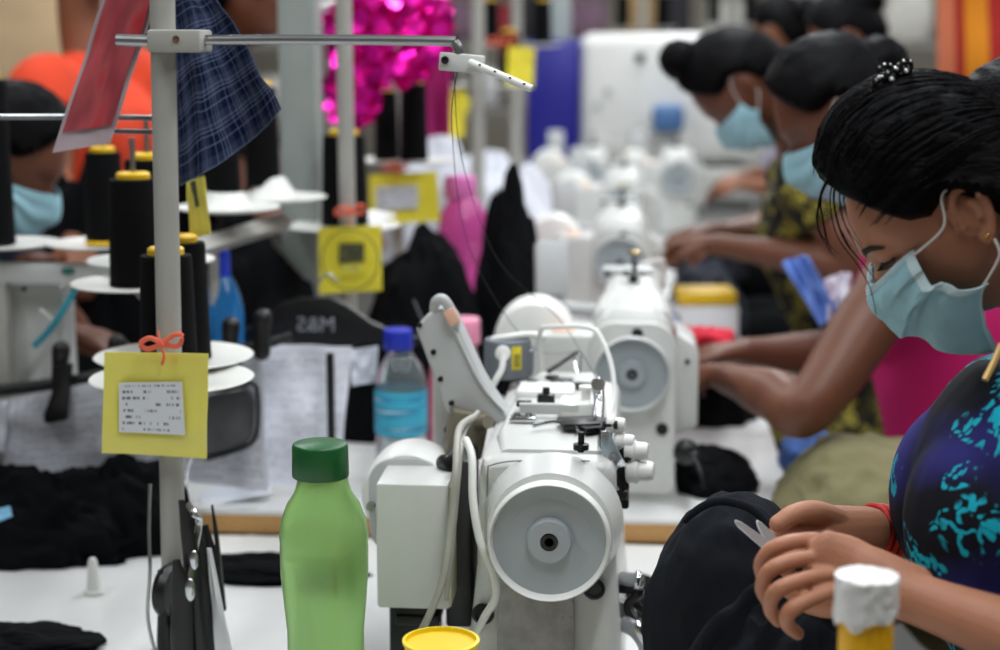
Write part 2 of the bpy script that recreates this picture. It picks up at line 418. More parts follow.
# round neck carrying the wheel, flaring towards us
wc = P(550, 537, 1.75)
g = G().lathe([(.078, 0), (.076, .012), (.071, .03), (.0675, .05), (.06, .052), (.0001, .052)], (wc.x, 1.803, wc.z + .002), (0, -1, 0), 64)
W('wheel_neck', g, ENAMEL)
dish_wheel((wc.x, 1.762, wc.z), .0655, .036, 'handwheel', M1, WHITEP, WHEELG)
# lower cover plate with two screws and the worn blank sticker (a code on it is left out)
pl = G().prism([(P(497, 600, 1.79).x, .75), (P(576, 600, 1.79).x, .75), (P(574, 590, 1.79).x, .895), (P(499, 590, 1.79).x, .895)], 'Y', 1.776, 1.80, bev=.003).build('sticker_plate', mat('worn_grey_plate', (150, 148, 146), .5, var=.2, scale=60, dirt=((100, 96, 92), 60, .6)), M1)
for px, py in ((483, 614), (594, 589)):
    c = P(px, py, 1.792)
    sc_ = G().lathe([(.0125, 0), (.0120, .002), (.0085, .003), (.008, -.001), (.0001, -.001)], c, (0, -1, 0), 24).build('cover_screw', SCREWM, M1)
# long top deck, the arm behind and its cover details
ya, yb = 1.84, 2.42
deck = G(); rr = []
zd = zt
for y, x0, x1, z1 in ((1.83, xl + .02, xr - .004, zd + .004), (1.90, xl + .012, xr - .006, zd + .010), (2.1, xl + .02, xr - .014, zd + .014), (2.20, xl + .03, xr - .022, zd + .010), (2.27, xl + .035, xr - .026, zd + .004)):
    rr.append([((x0 + x1) / 2 + a, y, z1 - .06 + b_) for a, b_ in rrect(x1 - x0, .12, .012)])
W('top_deck', deck.rings(rr), ENAMEL)
hd = G(); rr = []
for y, x0, x1, z0, z1 in ((2.22, xl + .03, xr - .02, .80, zd + .002), (2.285, xl + .035, xr - .024, .80, zd - .002), (2.295, xl + .045, xr - .034, .81, zd - .012)):
    rr.append([((x0 + x1) / 2 + a, y, (z0 + z1) / 2 + b_) for a, b_ in rrect(x1 - x0, z1 - z0, .012)])
W('needle_head', hd.rings(rr), ENAMEL)
seam = G()
seam.tube([P(488, 466, 1.797), P(515, 461, 1.797), P(590, 461, 1.797)], .0008, 6).tube([P(488, 466, 1.797), P(487, 500, 1.797), P(484, 560, 1.797)], .0008, 6)
W('panel_seam', seam, mat('seam_grey', (120, 120, 116), .7))
# raised white casting, knobs, screws and guides standing on the deck
DZ = zd + .012
def on(px, py, h=0): q = Q(px, py, DZ); return V((q.x, q.y, DZ + h))
a = on(545, 399); W('raised_cover', G().box(a + V((0, .03, .004)), (.072, .06, .012), bev=.004), WHITEP)
a = on(546, 407); W('black_guide', G().box(a + V((0, 0, .008)), (.021, .014, .016), bev=.0015).box(a + V((0, .003, .018)), (.009, .006, .012), bev=.001), BLACKP)
a = on(524, 410); W('set_screw', G().cyl(a + V((-.009, 0, .008)), a + V((.009, 0, .008)), .0042).cyl(a, a + V((0, 0, .008)), .006), BLACKP)
a = on(581, 413); W('tension_post', G().box(a + V((0, 0, .008)), (.052, .050, .018), bev=.005).cyl(a + V((.006, 0, .015)), a + V((.006, 0, .030)), .006).lathe([(.0001, 0), (.009, .0005), (.009, .004), (.0001, .005)], a + V((.006, 0, .029)), seg=20), WHITEP)
a = on(579, 427); W('black_lever', G().box(a + V((0, 0, .005)), (.046, .040, .008), (0, 0, .25), bev=.003).box(a + V((.018, -.018, .003)), (.03, .02, .006), (0, 0, .5)), BLACKP)
a = on(581, 452); W('cap_screw', G().cyl(a, a + V((0, 0, .022)), .0035).lathe([(.0001, 0), (.0085, .0), (.0085, .006), (.0001, .0065)], a + V((0, 0, .003)), seg=16), SCREWM)
a = on(523, 421); W('chrome_plate', G().box(a + V((0, 0, .003)), (.030, .020, .006), bev=.002).lathe([(.0045, 0), (.004, .004), (.0001, .004)], a + V((-.007, 0, .006)), seg=12).lathe([(.0045, 0), (.004, .004), (.0001, .004)], a + V((.007, 0, .006)), seg=12), CHROME)
a = on(549, 417); W('clear_guard', G().box(a + V((0, 0, .010)), (.070, .004, .016), (.5, 0, 0), bev=.001), mat('milky_guard', (206, 208, 206), .15, spec=.8))
a = on(552, 430); W('chrome_link', G().tube([a + V((-.022, 0, .004)), a + V((0, .01, .007)), a + V((.02, .004, .005)), a + V((.03, -.01, .004))], .0026, 8), CHROME)
for k_, (px, py) in enumerate(((533, 383), (543, 390), (560, 383), (552, 378), (528, 392))):
    W('deck_screw', G().lathe([(.009, 0), (.009, .004), (.004, .005), (.0001, .004)], on(px, py, -.001), seg=16), CHROME if k_ in (0, 1, 4) else SCREWM)
for (px, py, w_, h_) in ((536, 384, .05, .012), (562, 380, .03, .02)):
    W('dark_slot', G().box(on(px, py, .0008), (w_, h_, .002), bev=.0006), SCREWM)
a0 = on(549, 374, .004); a1 = P(577, 352, 2.30)
W('thread_hook', G().tube([a0, a1], [.0035, .0028], 10), BLACKP)
W('hook_wire', G().tube([P(577, 351, 2.3), P(581, 356, 2.3), P(580, 372, 2.28), P(586, 388, 2.26)], .0013, 6).tube([P(574, 353, 2.3), P(576, 368, 2.28), P(583, 384, 2.26)], .0011, 6), CHROME)
a = on(584, 390); W('rubber_stop', G().box(a + V((0, 0, .005)), (.034, .02, .008), bev=.002), BLACKP)
# white bent thread tube over the deck
W('thread_tube', G().tube([P(541, 370, 2.2), P(540, 345, 2.2), P(541, 330, 2.19), P(550, 327, 2.18), P(590, 328, 2.14), P(603, 342, 2.12), P(612, 368, 2.1), P(614, 395, 2.08), P(608, 420, 2.05)], .0032, 10), WHITEP)
# chrome take-up arms and the tension knobs on the right side
ch = G().tube([P(598, 385, 1.97), P(599, 404, 1.95), P(597, 420, 1.93)], [.0075, .006, .0075], 12, flat=(0, 1, 0)).lathe([(.0085, 0), (.008, .004), (.0001, .004)], P(598, 384, 1.955), (0, -1, 0), 16)
W('take_up_arm', ch, CHROME)
pv = [P(x, y, 1.822) for x, y in ((601, 431), (609, 431), (622, 458), (615, 467), (606, 466), (601, 447))]
lp = W('lever_plate', G().prism([(p.x, p.z) for p in pv], 'Y', 1.820, 1.825, bev=.001), mat('pale_steel', (176, 192, 202), .3, .5))
for px, py in ((605, 434), (613, 456)):
    G().lathe([(.0045, 0), (.004, .004), (.0022, .004), (.002, .002), (.0001, .002)], P(px, py, 1.820), (0, -1, 0), 16).build('rivet', CHROME, lp)
mech = G()
for x0, y0, x1, y1, r_ in ((603, 425, 618, 425, .005), (606, 470, 610, 494, .005), (616, 468, 622, 492, .006), (612, 492, 628, 494, .007), (604, 440, 604, 470, .004), (622, 448, 630, 460, .006), (614, 500, 622, 500, .006)):
    mech.cyl(P(x0, y0, 1.84), P(x1, y1, 1.838), r_, seg=12)
mech.box(P(616, 482, 1.87), (.03, .05, .05), bev=.003).box(P(606, 452, 1.87), (.014, .05, .07), bev=.003)
W('tension_frame', mech, BLACKP)
for px, py, s_ in ((612, 424, .8), (620, 441, .85), (630, 450, 1), (632, 470, 1.15), (614, 405, .01)):
    if s_ < .1: continue
    a = P(px - 6, py, 1.845); W('tension_knob', G().lathe([(.008 * s_, 0), (.0125 * s_, .002), (.0125 * s_, .012 * s_), (.010 * s_, .014 * s_), (.010 * s_, .024 * s_), (.008 * s_, .027 * s_), (.0001, .027 * s_)], a, (1, -.15, 0), 24), WHITEP)
mech2 = G().tube([P(607, 468, 1.82), P(606, 482, 1.82), P(611, 492, 1.82), P(612, 478, 1.82)], .0018, 6).tube([P(616, 468, 1.82), P(614, 480, 1.82), P(618, 490, 1.82)], .0018, 6)
W('tension_spring', mech2, CHROME)
# lower right presser parts
W('chrome_roller', G().cyl(P(621, 579, 1.86), P(641, 581, 1.84), .0085, bev=.002).cyl(P(634, 580, 1.84), P(640, 581, 1.84), .011, bev=.002).cyl(P(626, 600, 1.86), P(630, 622, 1.86), .009).tube([P(626, 622, 1.85), P(640, 630, 1.84), P(648, 648, 1.84), P(646, 665, 1.84)], [.012, .013, .011, .008], 12), CHROME)
W('black_linkage', G().tube([P(618, 588, 1.86), P(640, 592, 1.85), P(628, 606, 1.85), P(640, 628, 1.84), P(648, 645, 1.85)], .006, 8).tube([P(640, 590, 1.86), P(634, 600, 1.85), P(650, 620, 1.86), P(664, 648, 1.87)], .0045, 8), BLACKP)
# left: motor box, motor drum, dark gap, cables
x0, x1 = P(376, 540, 1.82).x, P(449, 540, 1.82).x; z0, z1 = P(400, 609, 1.82).z, P(400, 484, 1.82).z
bx = W('motor_box', G().box(((x0 + x1) / 2, 1.865, (z0 + z1) / 2), (x1 - x0, .09, z1 - z0), bev=.004), ENAMEL)
c = P(409, 500, 1.90)
dr = W('motor_drum', G().lathe([(.044, 0), (.050, .004), (.050, .02), (.054, .022), (.054, .085), (.050, .09), (.0001, .09)], (P(412, 500, 1.95).x, 1.995, P(411, 487, 1.95).z), (0, -1, 0), 48), WHITEP)
W('drum_screw', G().lathe([(.0055, 0), (.005, .005), (.0001, .005)], P(371, 506, 1.90), (0, -1, 0), 16), STEEL)
fl = P(374, 510, 1.91); W('motor_flange', G().prism(rrect(.088, .115, .03, P(407, 500, 1.91).x, P(407, 505, 1.91).z), 'Y', 1.903, 1.912, bev=.002), PLASTG)
W('motor_foot', G().box((P(415, 630, 1.88).x, 1.89, .80), (.055, .06, .10), bev=.004).box((P(420, 618, 1.88).x, 1.88, P(420, 614, 1.88).z), (.05, .05, .012), bev=.002), BLACKP)
W('motor_bracket', G().box((P(460, 540, 1.9).x, 1.93, .90), (.030, .10, .20), bev=.004), mat('charcoal_metal', (48, 50, 52), .5))
W('side_cover', G().box((P(452, 547, 1.86).x, 1.865, (z0 + z1) / 2), (.006, .085, z1 - z0 - .006), bev=.001), mat('yellowed_edge', (190, 186, 160), .5))
bk0, bk1 = P(432, 415, 2.02).x, P(460, 415, 2.02).x
W('rear_cover', G().box(((bk0 + bk1) / 2, 2.05, (P(430, 370, 2.02).z + .80) / 2), (bk1 - bk0, .05, P(430, 370, 2.02).z - .80), bev=.006), ENAMEL)
for py in (430, 447): W('bolt', G().lathe([(.005, 0), (.0045, .004), (.0001, .004)], P(448, py, 2.022), (0, -1, 0), 14), BLACKP)
W('black_knob', G().cyl(P(443, 463, 1.9), P(452, 463, 1.88), .010, bev=.002), BLACKP)
W('brown_bracket', G().box(P(466, 432, 1.98), (.045, .04, .055), (0, .2, .2), bev=.004).cyl(P(476, 424, 1.97), P(488, 422, 1.95), .008), mat('dull_bronze_metal', (120, 114, 98), .5, .3))
CAB1 = mat('grey_cable', (168, 166, 156), .55); CAB2 = mat('white_cable', (216, 216, 210), .45)
W('grey_cable', G().tube([P(472, 418, 1.90), P(459, 430, 1.86), P(456, 470, 1.80), P(452, 520, 1.79), P(444, 575, 1.78), P(428, 618, 1.77), P(416, 640, 1.78)], .0042, 10).tube([P(478, 412, 1.92), P(464, 432, 1.88), P(459, 470, 1.82), P(454, 525, 1.80), P(446, 600, 1.80)], .003, 8), CAB1)
W('white_cable', G().tube([P(466, 440, 1.84), P(472, 458, 1.80), P(473, 500, 1.77), P(480, 540, 1.755), P(492, 570, 1.75), P(496, 596, 1.75), P(484, 618, 1.76), P(474, 640, 1.78)], .0045, 10), CAB2)
# tilted display box (seen from its back) with a rounded foot
Yb = 2.02
def pp(px, py, Y=Yb): q = P(px, py, Y); return (q.x, q.z)
dsp = [pp(*q) for q in ((419, 323), (431, 311), (446, 303), (457, 312), (484, 372), (497, 393), (512, 412), (500, 418), (484, 414), (458, 414), (449, 404))]
db = W('display_box', G().prism(dsp, 'Y', 1.985, 2.035, bev=.004, seg=3), PLASTG)
G().tube([P(434, 310, 1.99), P(436, 301, 1.985), P(444, 300, 1.98), P(453, 315, 1.982), P(456, 328, 1.985)], [.0055, .006, .0065, .0065, .005], 10).build('rim', PLASTG, db)
G().box(P(452, 317, 1.974), (.014, .004, .020), (0, math.radians(-28), 0), bev=.0015).build('peach_lamp', PINKL, db)
G().tube([P(451, 322, 1.983), P(480, 382, 1.983), P(505, 412, 1.983)], .002, 6).build('edge_groove', ENAMEL2, db)
for px, py in ((420, 325), (434, 352), (441, 379), (452, 403)):
    G().lathe([(.0035, 0), (.003, .003), (.0001, .003)], P(px, py, 1.985), (-.6, -1, 0), 10).build('screw', SCREWM, db)
W('display_mount', G().cyl(P(478, 424, 2.05), P(478, 405, 2.05), .02).cyl(P(500, 424, 2.07), P(500, 404, 2.07), .022), ENAMEL2)
# grey round bobbin unit with yellow label
c = Q(505, 383, DZ); c.y = 2.17; rtop = (P(529, 350, 2.17).x - P(481, 350, 2.17).x) / 2; hh = P(505, 343, 2.17).z - c.z
un = W('round_motor_unit', G().lathe([(rtop * .97, 0), (rtop, .003), (rtop, hh - .004), (rtop * .96, hh), (rtop * .5, hh + .001), (.0001, hh)], (c.x, 2.20, c.z), seg=40).box((c.x + rtop * .9, 2.20, c.z + hh * .4), (.012, .03, hh * .7), bev=.003), mat('slate_grey_plastic', (112, 118, 124), .4, var=.05))
qx = P(520, 363, 2.17)
def lab(u, v):
    a = -PI / 2 + .45 + (u - .5) * .42; r_ = rtop + .0008
    return (c.x + r_ * math.cos(a), 2.20 + r_ * math.sin(a), c.z + hh * (.28 + .62 * (1 - v)))
G().sheet(lab, 6, 2, .0008).build('yellow_label', mat('yellow_label', (226, 206, 50), .6, var=.25, scale=90), un)
def lab2(u, v):
    a = -PI / 2 + .45 + (u - .5) * .24; r_ = rtop + .0018
    return (c.x + r_ * math.cos(a), 2.20 + r_ * math.sin(a), c.z + hh * (.36 + .34 * (1 - v)))
G().sheet(lab2, 4, 2, .0005).build('label_print', mat('print_olive', (150, 140, 50), .7, var=.5, scale=200), un)
G().lathe([(.010, 0), (.010, .004), (.006, .006), (.0001, .007)], P(503, 353, 2.135), (0, -1, 0), 20).tube([P(503, 355, 2.122), P(502, 368, 2.115), P(497, 378, 2.11), P(493, 385, 2.11)], .0042, 10).build('white_cable', WHITEP, un)
G().tube([(c.x - .02, 2.19, c.z + hh), (c.x, 2.19, c.z + hh + .004), (c.x + .03, 2.2, c.z + hh + .006), (c.x + .05, 2.2, c.z + hh + .002)], .005).build('top_clip', WHITEP, un)
# ------------------------------------------------------------------ people
def hairmat(name, rgb=(10, 9, 10)):
    m, t, b = nt(name); tc = N(t, 'ShaderNodeTexCoord'); mp = N(t, 'ShaderNodeMapping'); mp.inputs['Scale'].default_value = (2.0, 26, 26)
    mp.inputs['Rotation'].default_value = (0, .5, 0)
    t.links.new(tc.outputs['Object'], mp.inputs[0]); n = N(t, 'ShaderNodeTexNoise', i_Scale=14.0, i_Detail=5.0, i_Distortion=.4)
    t.links.new(mp.outputs[0], n.inputs['Vector']); r = ramp(t, [(.3, lin((1, 1, 2))), (.75, lin((9, 8, 11)))]); t.links.new(n.outputs[0], r.inputs[0])
    t.links.new(r.outputs[0], b.inputs['Base Color']); b.inputs['Roughness'].default_value = .5; b.inputs['Specular IOR Level'].default_value = .07
    bp = N(t, 'ShaderNodeBump', i_Strength=.55, i_Distance=.004); t.links.new(n.outputs[0], bp.inputs['Height']); t.links.new(bp.outputs[0], b.inputs['Normal'])
    return m
HAIR = hairmat('black_hair')
MASKM = mat('pale_blue_mask_fabric', (162, 206, 218), .85, var=.04, scale=30, bump=.3, bscale=1500, spec=.2)
MASKE = mat('white_mask_edge', (205, 226, 232), .8, var=.03, bump=.4, bscale=800)
ELAS = mat('white_elastic', (226, 222, 218), .8)
LASH = mat('dark_lash', (22, 15, 14), .7)
EYEW = mat('eye_white', (190, 180, 172), .3)
def smooth(a, b, x):
    t = max(0, min(1, (x - a) / (b - a))); return t * t * (3 - 2 * t)
def gs(x, s): return math.exp(-(x / s) ** 2)
def head_fn(d, p):
    x, y, z = p
    low = max(0, -z) / .112
    y *= 1 - .34 * low ** 1.6
    if x > 0: x *= 1 - .05 * low ** 2
    else: x *= 1 - .45 * smooth(.25, 1, low)
    if x < 0: x *= 1.06
    fr = smooth(.35, .8, d.x)
    x += fr * (.010 * gs(z + .098, .02) * gs(y, .022))                         # chin
    x += fr * (.004 * gs(z - .022, .012) * gs(abs(y) - .026, .022))            # brow ridge
    x -= fr * (.012 * gs(z - .006, .014) * gs(abs(y) - .033, .018))            # eye sockets
    x -= fr * (.004 * gs(z - .004, .010) * gs(y, .010))                        # nasion
    x += fr * (.005 * gs(z + .035, .022) * gs(abs(y) - .040, .018))            # cheek bones
    nz_ = smooth(.006, -.036, z) * smooth(-.056, -.040, z)
    x += fr * .026 * nz_ * gs(y, .0095 + .006 * smooth(-.02, -.042, z))        # nose
    x += fr * .007 * (gs(z + .068, .007) + gs(z + .079, .007)) * gs(y, .02)    # lips
    x -= fr * .004 * gs(z + .0735, .0025) * gs(y, .02)
    return V((x, y, z))
def head_to(g, M, c, k=1, hi=True):
    g.ell(c, (.094 * k, .074 * k, .112 * k), M, 96 if hi else 40, 72 if hi else 30, lambda d, p: head_fn(d, p / k) * k)
    for s in (1, -1):
        E = lambda x, y, z: V(c) + M @ (V((x, y * s, z)) * k)
        if hi:
            g.tube([E(-.004, .072, -.020), E(.000, .078, .000), E(-.001, .081, .016), E(-.012, .085, .027), E(-.026, .087, .022), E(-.030, .086, .005), E(-.024, .083, -.014), E(-.013, .079, -.028), E(-.006, .076, -.032)],
                   [.0035, .0040, .0042, .0042, .0042, .004, .004, .005, .0055], 10, 5)
            g.ell(E(-.014, .076, 0), (.015 * k, .0055 * k, .024 * k), M @ Euler((0, 0, .22 * s)).to_matrix(), 16, 12)
            g.tube([E(-.018, .083, -.010), E(-.021, .085, .004), E(-.017, .084, .014)], [.003, .0033, .003], 8, 5)
            g.ell(E(-.009, .077, -.028), (.007 * k, .004 * k, .009 * k), M, 12, 10)
            g.ell(E(.002, .078, -.006), (.004 * k, .004 * k, .006 * k), M, 10, 8)
            g.tube([E(.063, .016, .006), E(.0715, .025, .011), E(.0715, .036, .012), E(.062, .047, .008)], [.006, .0105, .0105, .006], 12, 5, round_end=True)   # closed lids
        else:
            g.ell(E(-.014, .074, 0), (.017 * k, .009 * k, .03 * k), M, 12, 10)
def hair_shell(M, c, k=1, th=.02, pouf=.0, seed=0, seg=72, rng=56):
    def fn(d, p):
        q = head_fn(d, p)
        az = math.degrees(math.atan2(abs(d.y), d.x))
        pts = [(0, .084), (25, .078), (48, .056), (66, .028), (78, .020), (92, .028), (104, .004), (116, -.05), (130, -.085), (180, -.092)]
        for (a, za), (b, zb) in zip(pts, pts[1:]):
            if a <= az <= b: hl = za + (zb - za) * (az - a) / (b - a); break
        e = smooth(hl - .006, hl + .012, q.z)
        t = -.012 + (th + .012) * e
        t += e * pouf * gs(q.z - .100, .05) * gs(d.x - .05, .7)
        t += e * .004 * nz((d.x * 2, d.y * 9, d.z * 3), 2.2, seed) + e * .0025 * nz((d.x * 3, d.y * 30, d.z * 5), 2, seed)
        return q + d * t
    return G().ell(c, (.094 * k, .074 * k, .112 * k), M, seg, rng, lambda d, p: fn(d, p / k) * k)
def mask_surface(M, c, k=1, open_=0):
    def fn(u, v):
        a = (u - .5) * 2; th = a * math.radians(84)
        top = -.004 - .016 * abs(a) ** 1.5; bot = -.128 + .066 * smooth(.35, 1, abs(a))
        z = top + (bot - top) * v
        cx = .103 + .014 * math.sin(PI * min(1, v * 1.15)) - .022 * max(0, v - .7) / .3
        w = .066 + .004 * math.sin(PI * v)
        x = .012 + (cx - .012) * max(0, math.cos(th)) ** .75
        y = w * math.sin(th) * (1.08 if abs(a) > .8 else 1.05)
        nose = .016 * gs(y, .016) * gs(z + .035, .03); x += nose
        fold = .0022 * math.sin(v * PI * 7 + .6 * abs(a)) * (.4 + .8 * abs(a)) * smooth(.05, .2, v) * smooth(1, .85, v)
        p = V((x, y, z)); n = V((math.cos(th), math.sin(th), 0))
        return V(c) + M @ ((p + n * fold) * k)
    return fn
def hand_to(g, wr, d, nrm, side, curl=.6, k=1):
    """a hand at wrist wr pointing along d, back of the hand towards nrm; side: where the thumb is"""
    d = V(d).normalized(); nrm = V(nrm); nrm = (nrm - d * nrm.dot(d)).normalized(); s = d.cross(nrm) * side
    at_ = lambda a, b, c_: V(wr) + (d * a + s * b + nrm * c_) * k
    g.tube([at_(-.02, 0, 0), at_(.015, 0, .003), at_(.05, 0, .004), at_(.085, -.002, 0)], [(.024 * k, .018 * k), (.030 * k, .018 * k), (.039 * k, .016 * k), (.036 * k, .012 * k)], 16, 5, flat=nrm, round_end=True)
    for off, L, r in ((.030, .072, .0082), (.010, .080, .0084), (-.010, .074, .008), (-.029, .058, .0072)):
        p = at_(.082, off, 0); a = curl * .7; q = [p - d * .02 * k, p]
        for seg_, frac in ((.45, 1), (.3, 1.2), (.25, .9)):
            dirn = d * math.cos(a) - nrm * math.sin(a); p = p + dirn * L * seg_ * k; q.append(p); a += curl * frac
        g.tube(q, [r * 1.05 * k, r * 1.1 * k, r * k, r * .92 * k, r * .78 * k], 10, 4, round_end=True)
    p0 = at_(.02, .022, -.004); p1 = at_(.045, .048, -.014); p2 = at_(.072, .052, -.026); p3 = at_(.092, .042, -.036)
    g.tube([p0, p1, p2, p3], [.014 * k, .0115 * k, .010 * k, .008 * k], 10, 5, round_end=True)
def head_M(pitch, yaw, roll=0): return (Euler((0, 0, math.radians(yaw))).to_matrix() @ Euler((math.radians(roll), math.radians(pitch), 0)).to_matrix())
def person(label, head, pitch, yaw, chest, pelvis, shl, elb, wri, skin, top_m, group=None, knees=None, hands=True, hi=False, bun=None, mask=True, vox=.006, topname='shirt',
           pants_m=None, sleeve=.5, standing=False, th=.02, pouf=0, hand_fn=None, bust=.03, wd=1.0, hcurl=.6, arm_r=1.0, hdir=None):
    """shl, elb, wri: (left, right) of the person; facing yaw 180 looks along -X"""
    M = head_M(pitch, yaw); F = V((math.cos(math.radians(yaw)), math.sin(math.radians(yaw)), 0)); L_ = V((-F.y, F.x, 0))
    head, chest, pelvis = V(head), V(chest), V(pelvis)
    r = thing('person', label, 'person', (pelvis.x, pelvis.y, 0), group=group)
    nb = (V(shl[0]) + V(shl[1])) / 2 + V((0, 0, .035))
    HK = .9; g = G(); head_to(g, M, head, HK if hi else 1, hi)
    hb = head + M @ V((-.030, 0, -.075))
    g.tube([nb - V((0, 0, .06)), nb, (nb + hb) / 2 - F * .004, hb + M @ V((.004, 0, .03))], [.062, .052, .048, .05], 24, 6)
    tor = [(pelvis, (.155 * wd, .115 * wd)), (pelvis * .55 + chest * .45, (.128 * wd, .095 * wd)), (chest, (.145 * wd, .11 * wd)), (chest * .35 + nb * .65, (.150 * wd, .085)), (nb + V((0, 0, -.0)), (.07, .05))]
    g.tube([p for p, _ in tor], [q for _, q in tor], 28, 8, flat=tuple(F), round_end=True)
    for i in (0, 1):
        s_, e_, w_ = V(shl[i]), V(elb[i]), V(wri[i]); a = arm_r
        g.tube([nb * .5 + s_ * .5 - V((0, 0, .03)), s_, s_ * .5 + e_ * .5, e_, e_ * .65 + w_ * .35, w_ * .9 + e_ * .1, w_], [.05, .055 * a, .046 * a, .038 * a, .038 * a, .024 * a, .024], 20, 6, round_end=True)
        if hands:
            if hand_fn: hand_fn(g, i)
            else:
                dd = (w_ - e_).normalized() if hdir is None else V(hdir)
                hand_to(g, w_, dd + V((0, 0, -.15)), (0, 0, 1), 1 if i == 1 else -1, hcurl)
    if standing: kn = [pelvis + L_ * .09 * s + V((0, 0, -.42)) for s in (1, -1)]; an = [pelvis + L_ * .09 * s + V((0, 0, -pelvis.z + .08)) for s in (1, -1)]
    else:
        kn = knees or [pelvis + F * .42 + L_ * .11 * s + V((0, 0, .0)) for s in (1, -1)]; an = [V((k_.x, k_.y, .09)) for k_ in kn]
    for s, k_, a_ in ((1, kn[0], an[0]), (-1, kn[1], an[1])):
        h0 = pelvis + L_ * .085 * s
        g.tube([h0, (h0 + k_) / 2, k_, k_ * .55 + a_ * .45, a_], [.085, .075, .056, .052, .036], 18, 6, round_end=True)
        g.tube([a_, a_ + V((0, 0, -.05)), a_ + F * .08 + V((0, 0, -.06)), a_ + F * .15 + V((0, 0, -.066))], [.036, .034, .03, .022], 12, 5, round_end=True)
    body = g.build('body', skin, r, mods=[('REMESH', dict(mode='VOXEL', voxel_size=vox, use_smooth_shade=True)), ('SMOOTH', dict(factor=.5, iterations=1 if hi else 4))])
    # top garment
    t = G(); o = .012
    hem = pelvis * .85 + chest * .15
    tp = [(hem, (.165 * wd + o, .125 * wd + o)), (pelvis * .55 + chest * .45, (.134 * wd + o, .10 * wd + o)), (chest, (.15 * wd + o, .115 * wd + o)), (chest * .35 + nb * .65, (.158 * wd, .092 + o)), (nb * .93 + chest * .07, (.085, .062))]
    t.tube([p for p, _ in tp], [q for _, q in tp], 32, 8, flat=tuple(F), round_end=True)
    if bust:
        for s in (1, -1): t.ell(chest + F * (.066 * wd) + L_ * .045 * s + V((0, 0, .01)), (.072, .098, .095), None, 20, 14)
    for i in (0, 1):
        s_, e_ = V(shl[i]), V(elb[i]); en = s_ + (e_ - s_) * sleeve
        t.tube([nb * .55 + s_ * .45 - V((0, 0, .03)), s_ - V((0, 0, .004)), en], [.062, .070 * max(1, arm_r), .062 * max(1, arm_r)], 22, 6)
    t.build(topname, top_m, r, mods=[('REMESH', dict(mode='VOXEL', voxel_size=max(.005, vox), use_smooth_shade=True)), ('SMOOTH', dict(factor=.6, iterations=6))])
    # lower garment
    pm = pants_m or BLACKC; lo = G()
    lo.tube([pelvis + V((0, 0, -.10)), pelvis, hem + V((0, 0, .03))], [(.165 * wd, .125 * wd), (.175 * wd, .135 * wd), (.150 * wd, .115 * wd)], 28, 6, flat=tuple(F), round_end=True)
    for s, k_, a_ in ((1, kn[0], an[0]), (-1, kn[1], an[1])):
        h0 = pelvis + L_ * .085 * s
        lo.tube([h0, (h0 + k_) / 2, k_, k_ * .5 + a_ * .5, a_ + V((0, 0, .05))], [.1, .092, .072, .066, .06], 20, 6)
    lo.build('trousers', pm, r, mods=[('REMESH', dict(mode='VOXEL', voxel_size=max(.007, vox), use_smooth_shade=True)), ('SMOOTH', dict(factor=.6, iterations=6))])
    hs = hair_shell(M, head, HK if hi else 1, th, pouf, seed=len(bpy.data.objects), seg=120 if hi else 48, rng=90 if hi else 36)
    if bun: hs.ell(head + M @ (V(bun[:3]) * (HK if hi else 1)), (bun[3],) * 3, M, 28, 20, lambda d, p: p * (1 + .1 * nz(d, 4, 3)))
    hair = hs.build('hair', HAIR, r)
    if mask:
        k = mask_surface(M, head)
        mk = G().sheet(k, 40, 30, .0012).build('face_mask', MASKM, r)
        E = lambda x, y, z: head + M @ V((x, y, z))
        for s in (1, -1):
            G().tube([k(.5 + .5 * s * .98, .06), E(.012, .077 * s, .012), E(-.008, .083 * s, .026)], .0011, 6).build('ear_loop', ELAS, mk)
            G().tube([k(.5 + .5 * s * .98, .94), E(-.004, .079 * s, -.042), E(-.012, .082 * s, -.030)], .0011, 6).build('ear_loop', ELAS, mk)
    return r, body, hair, M
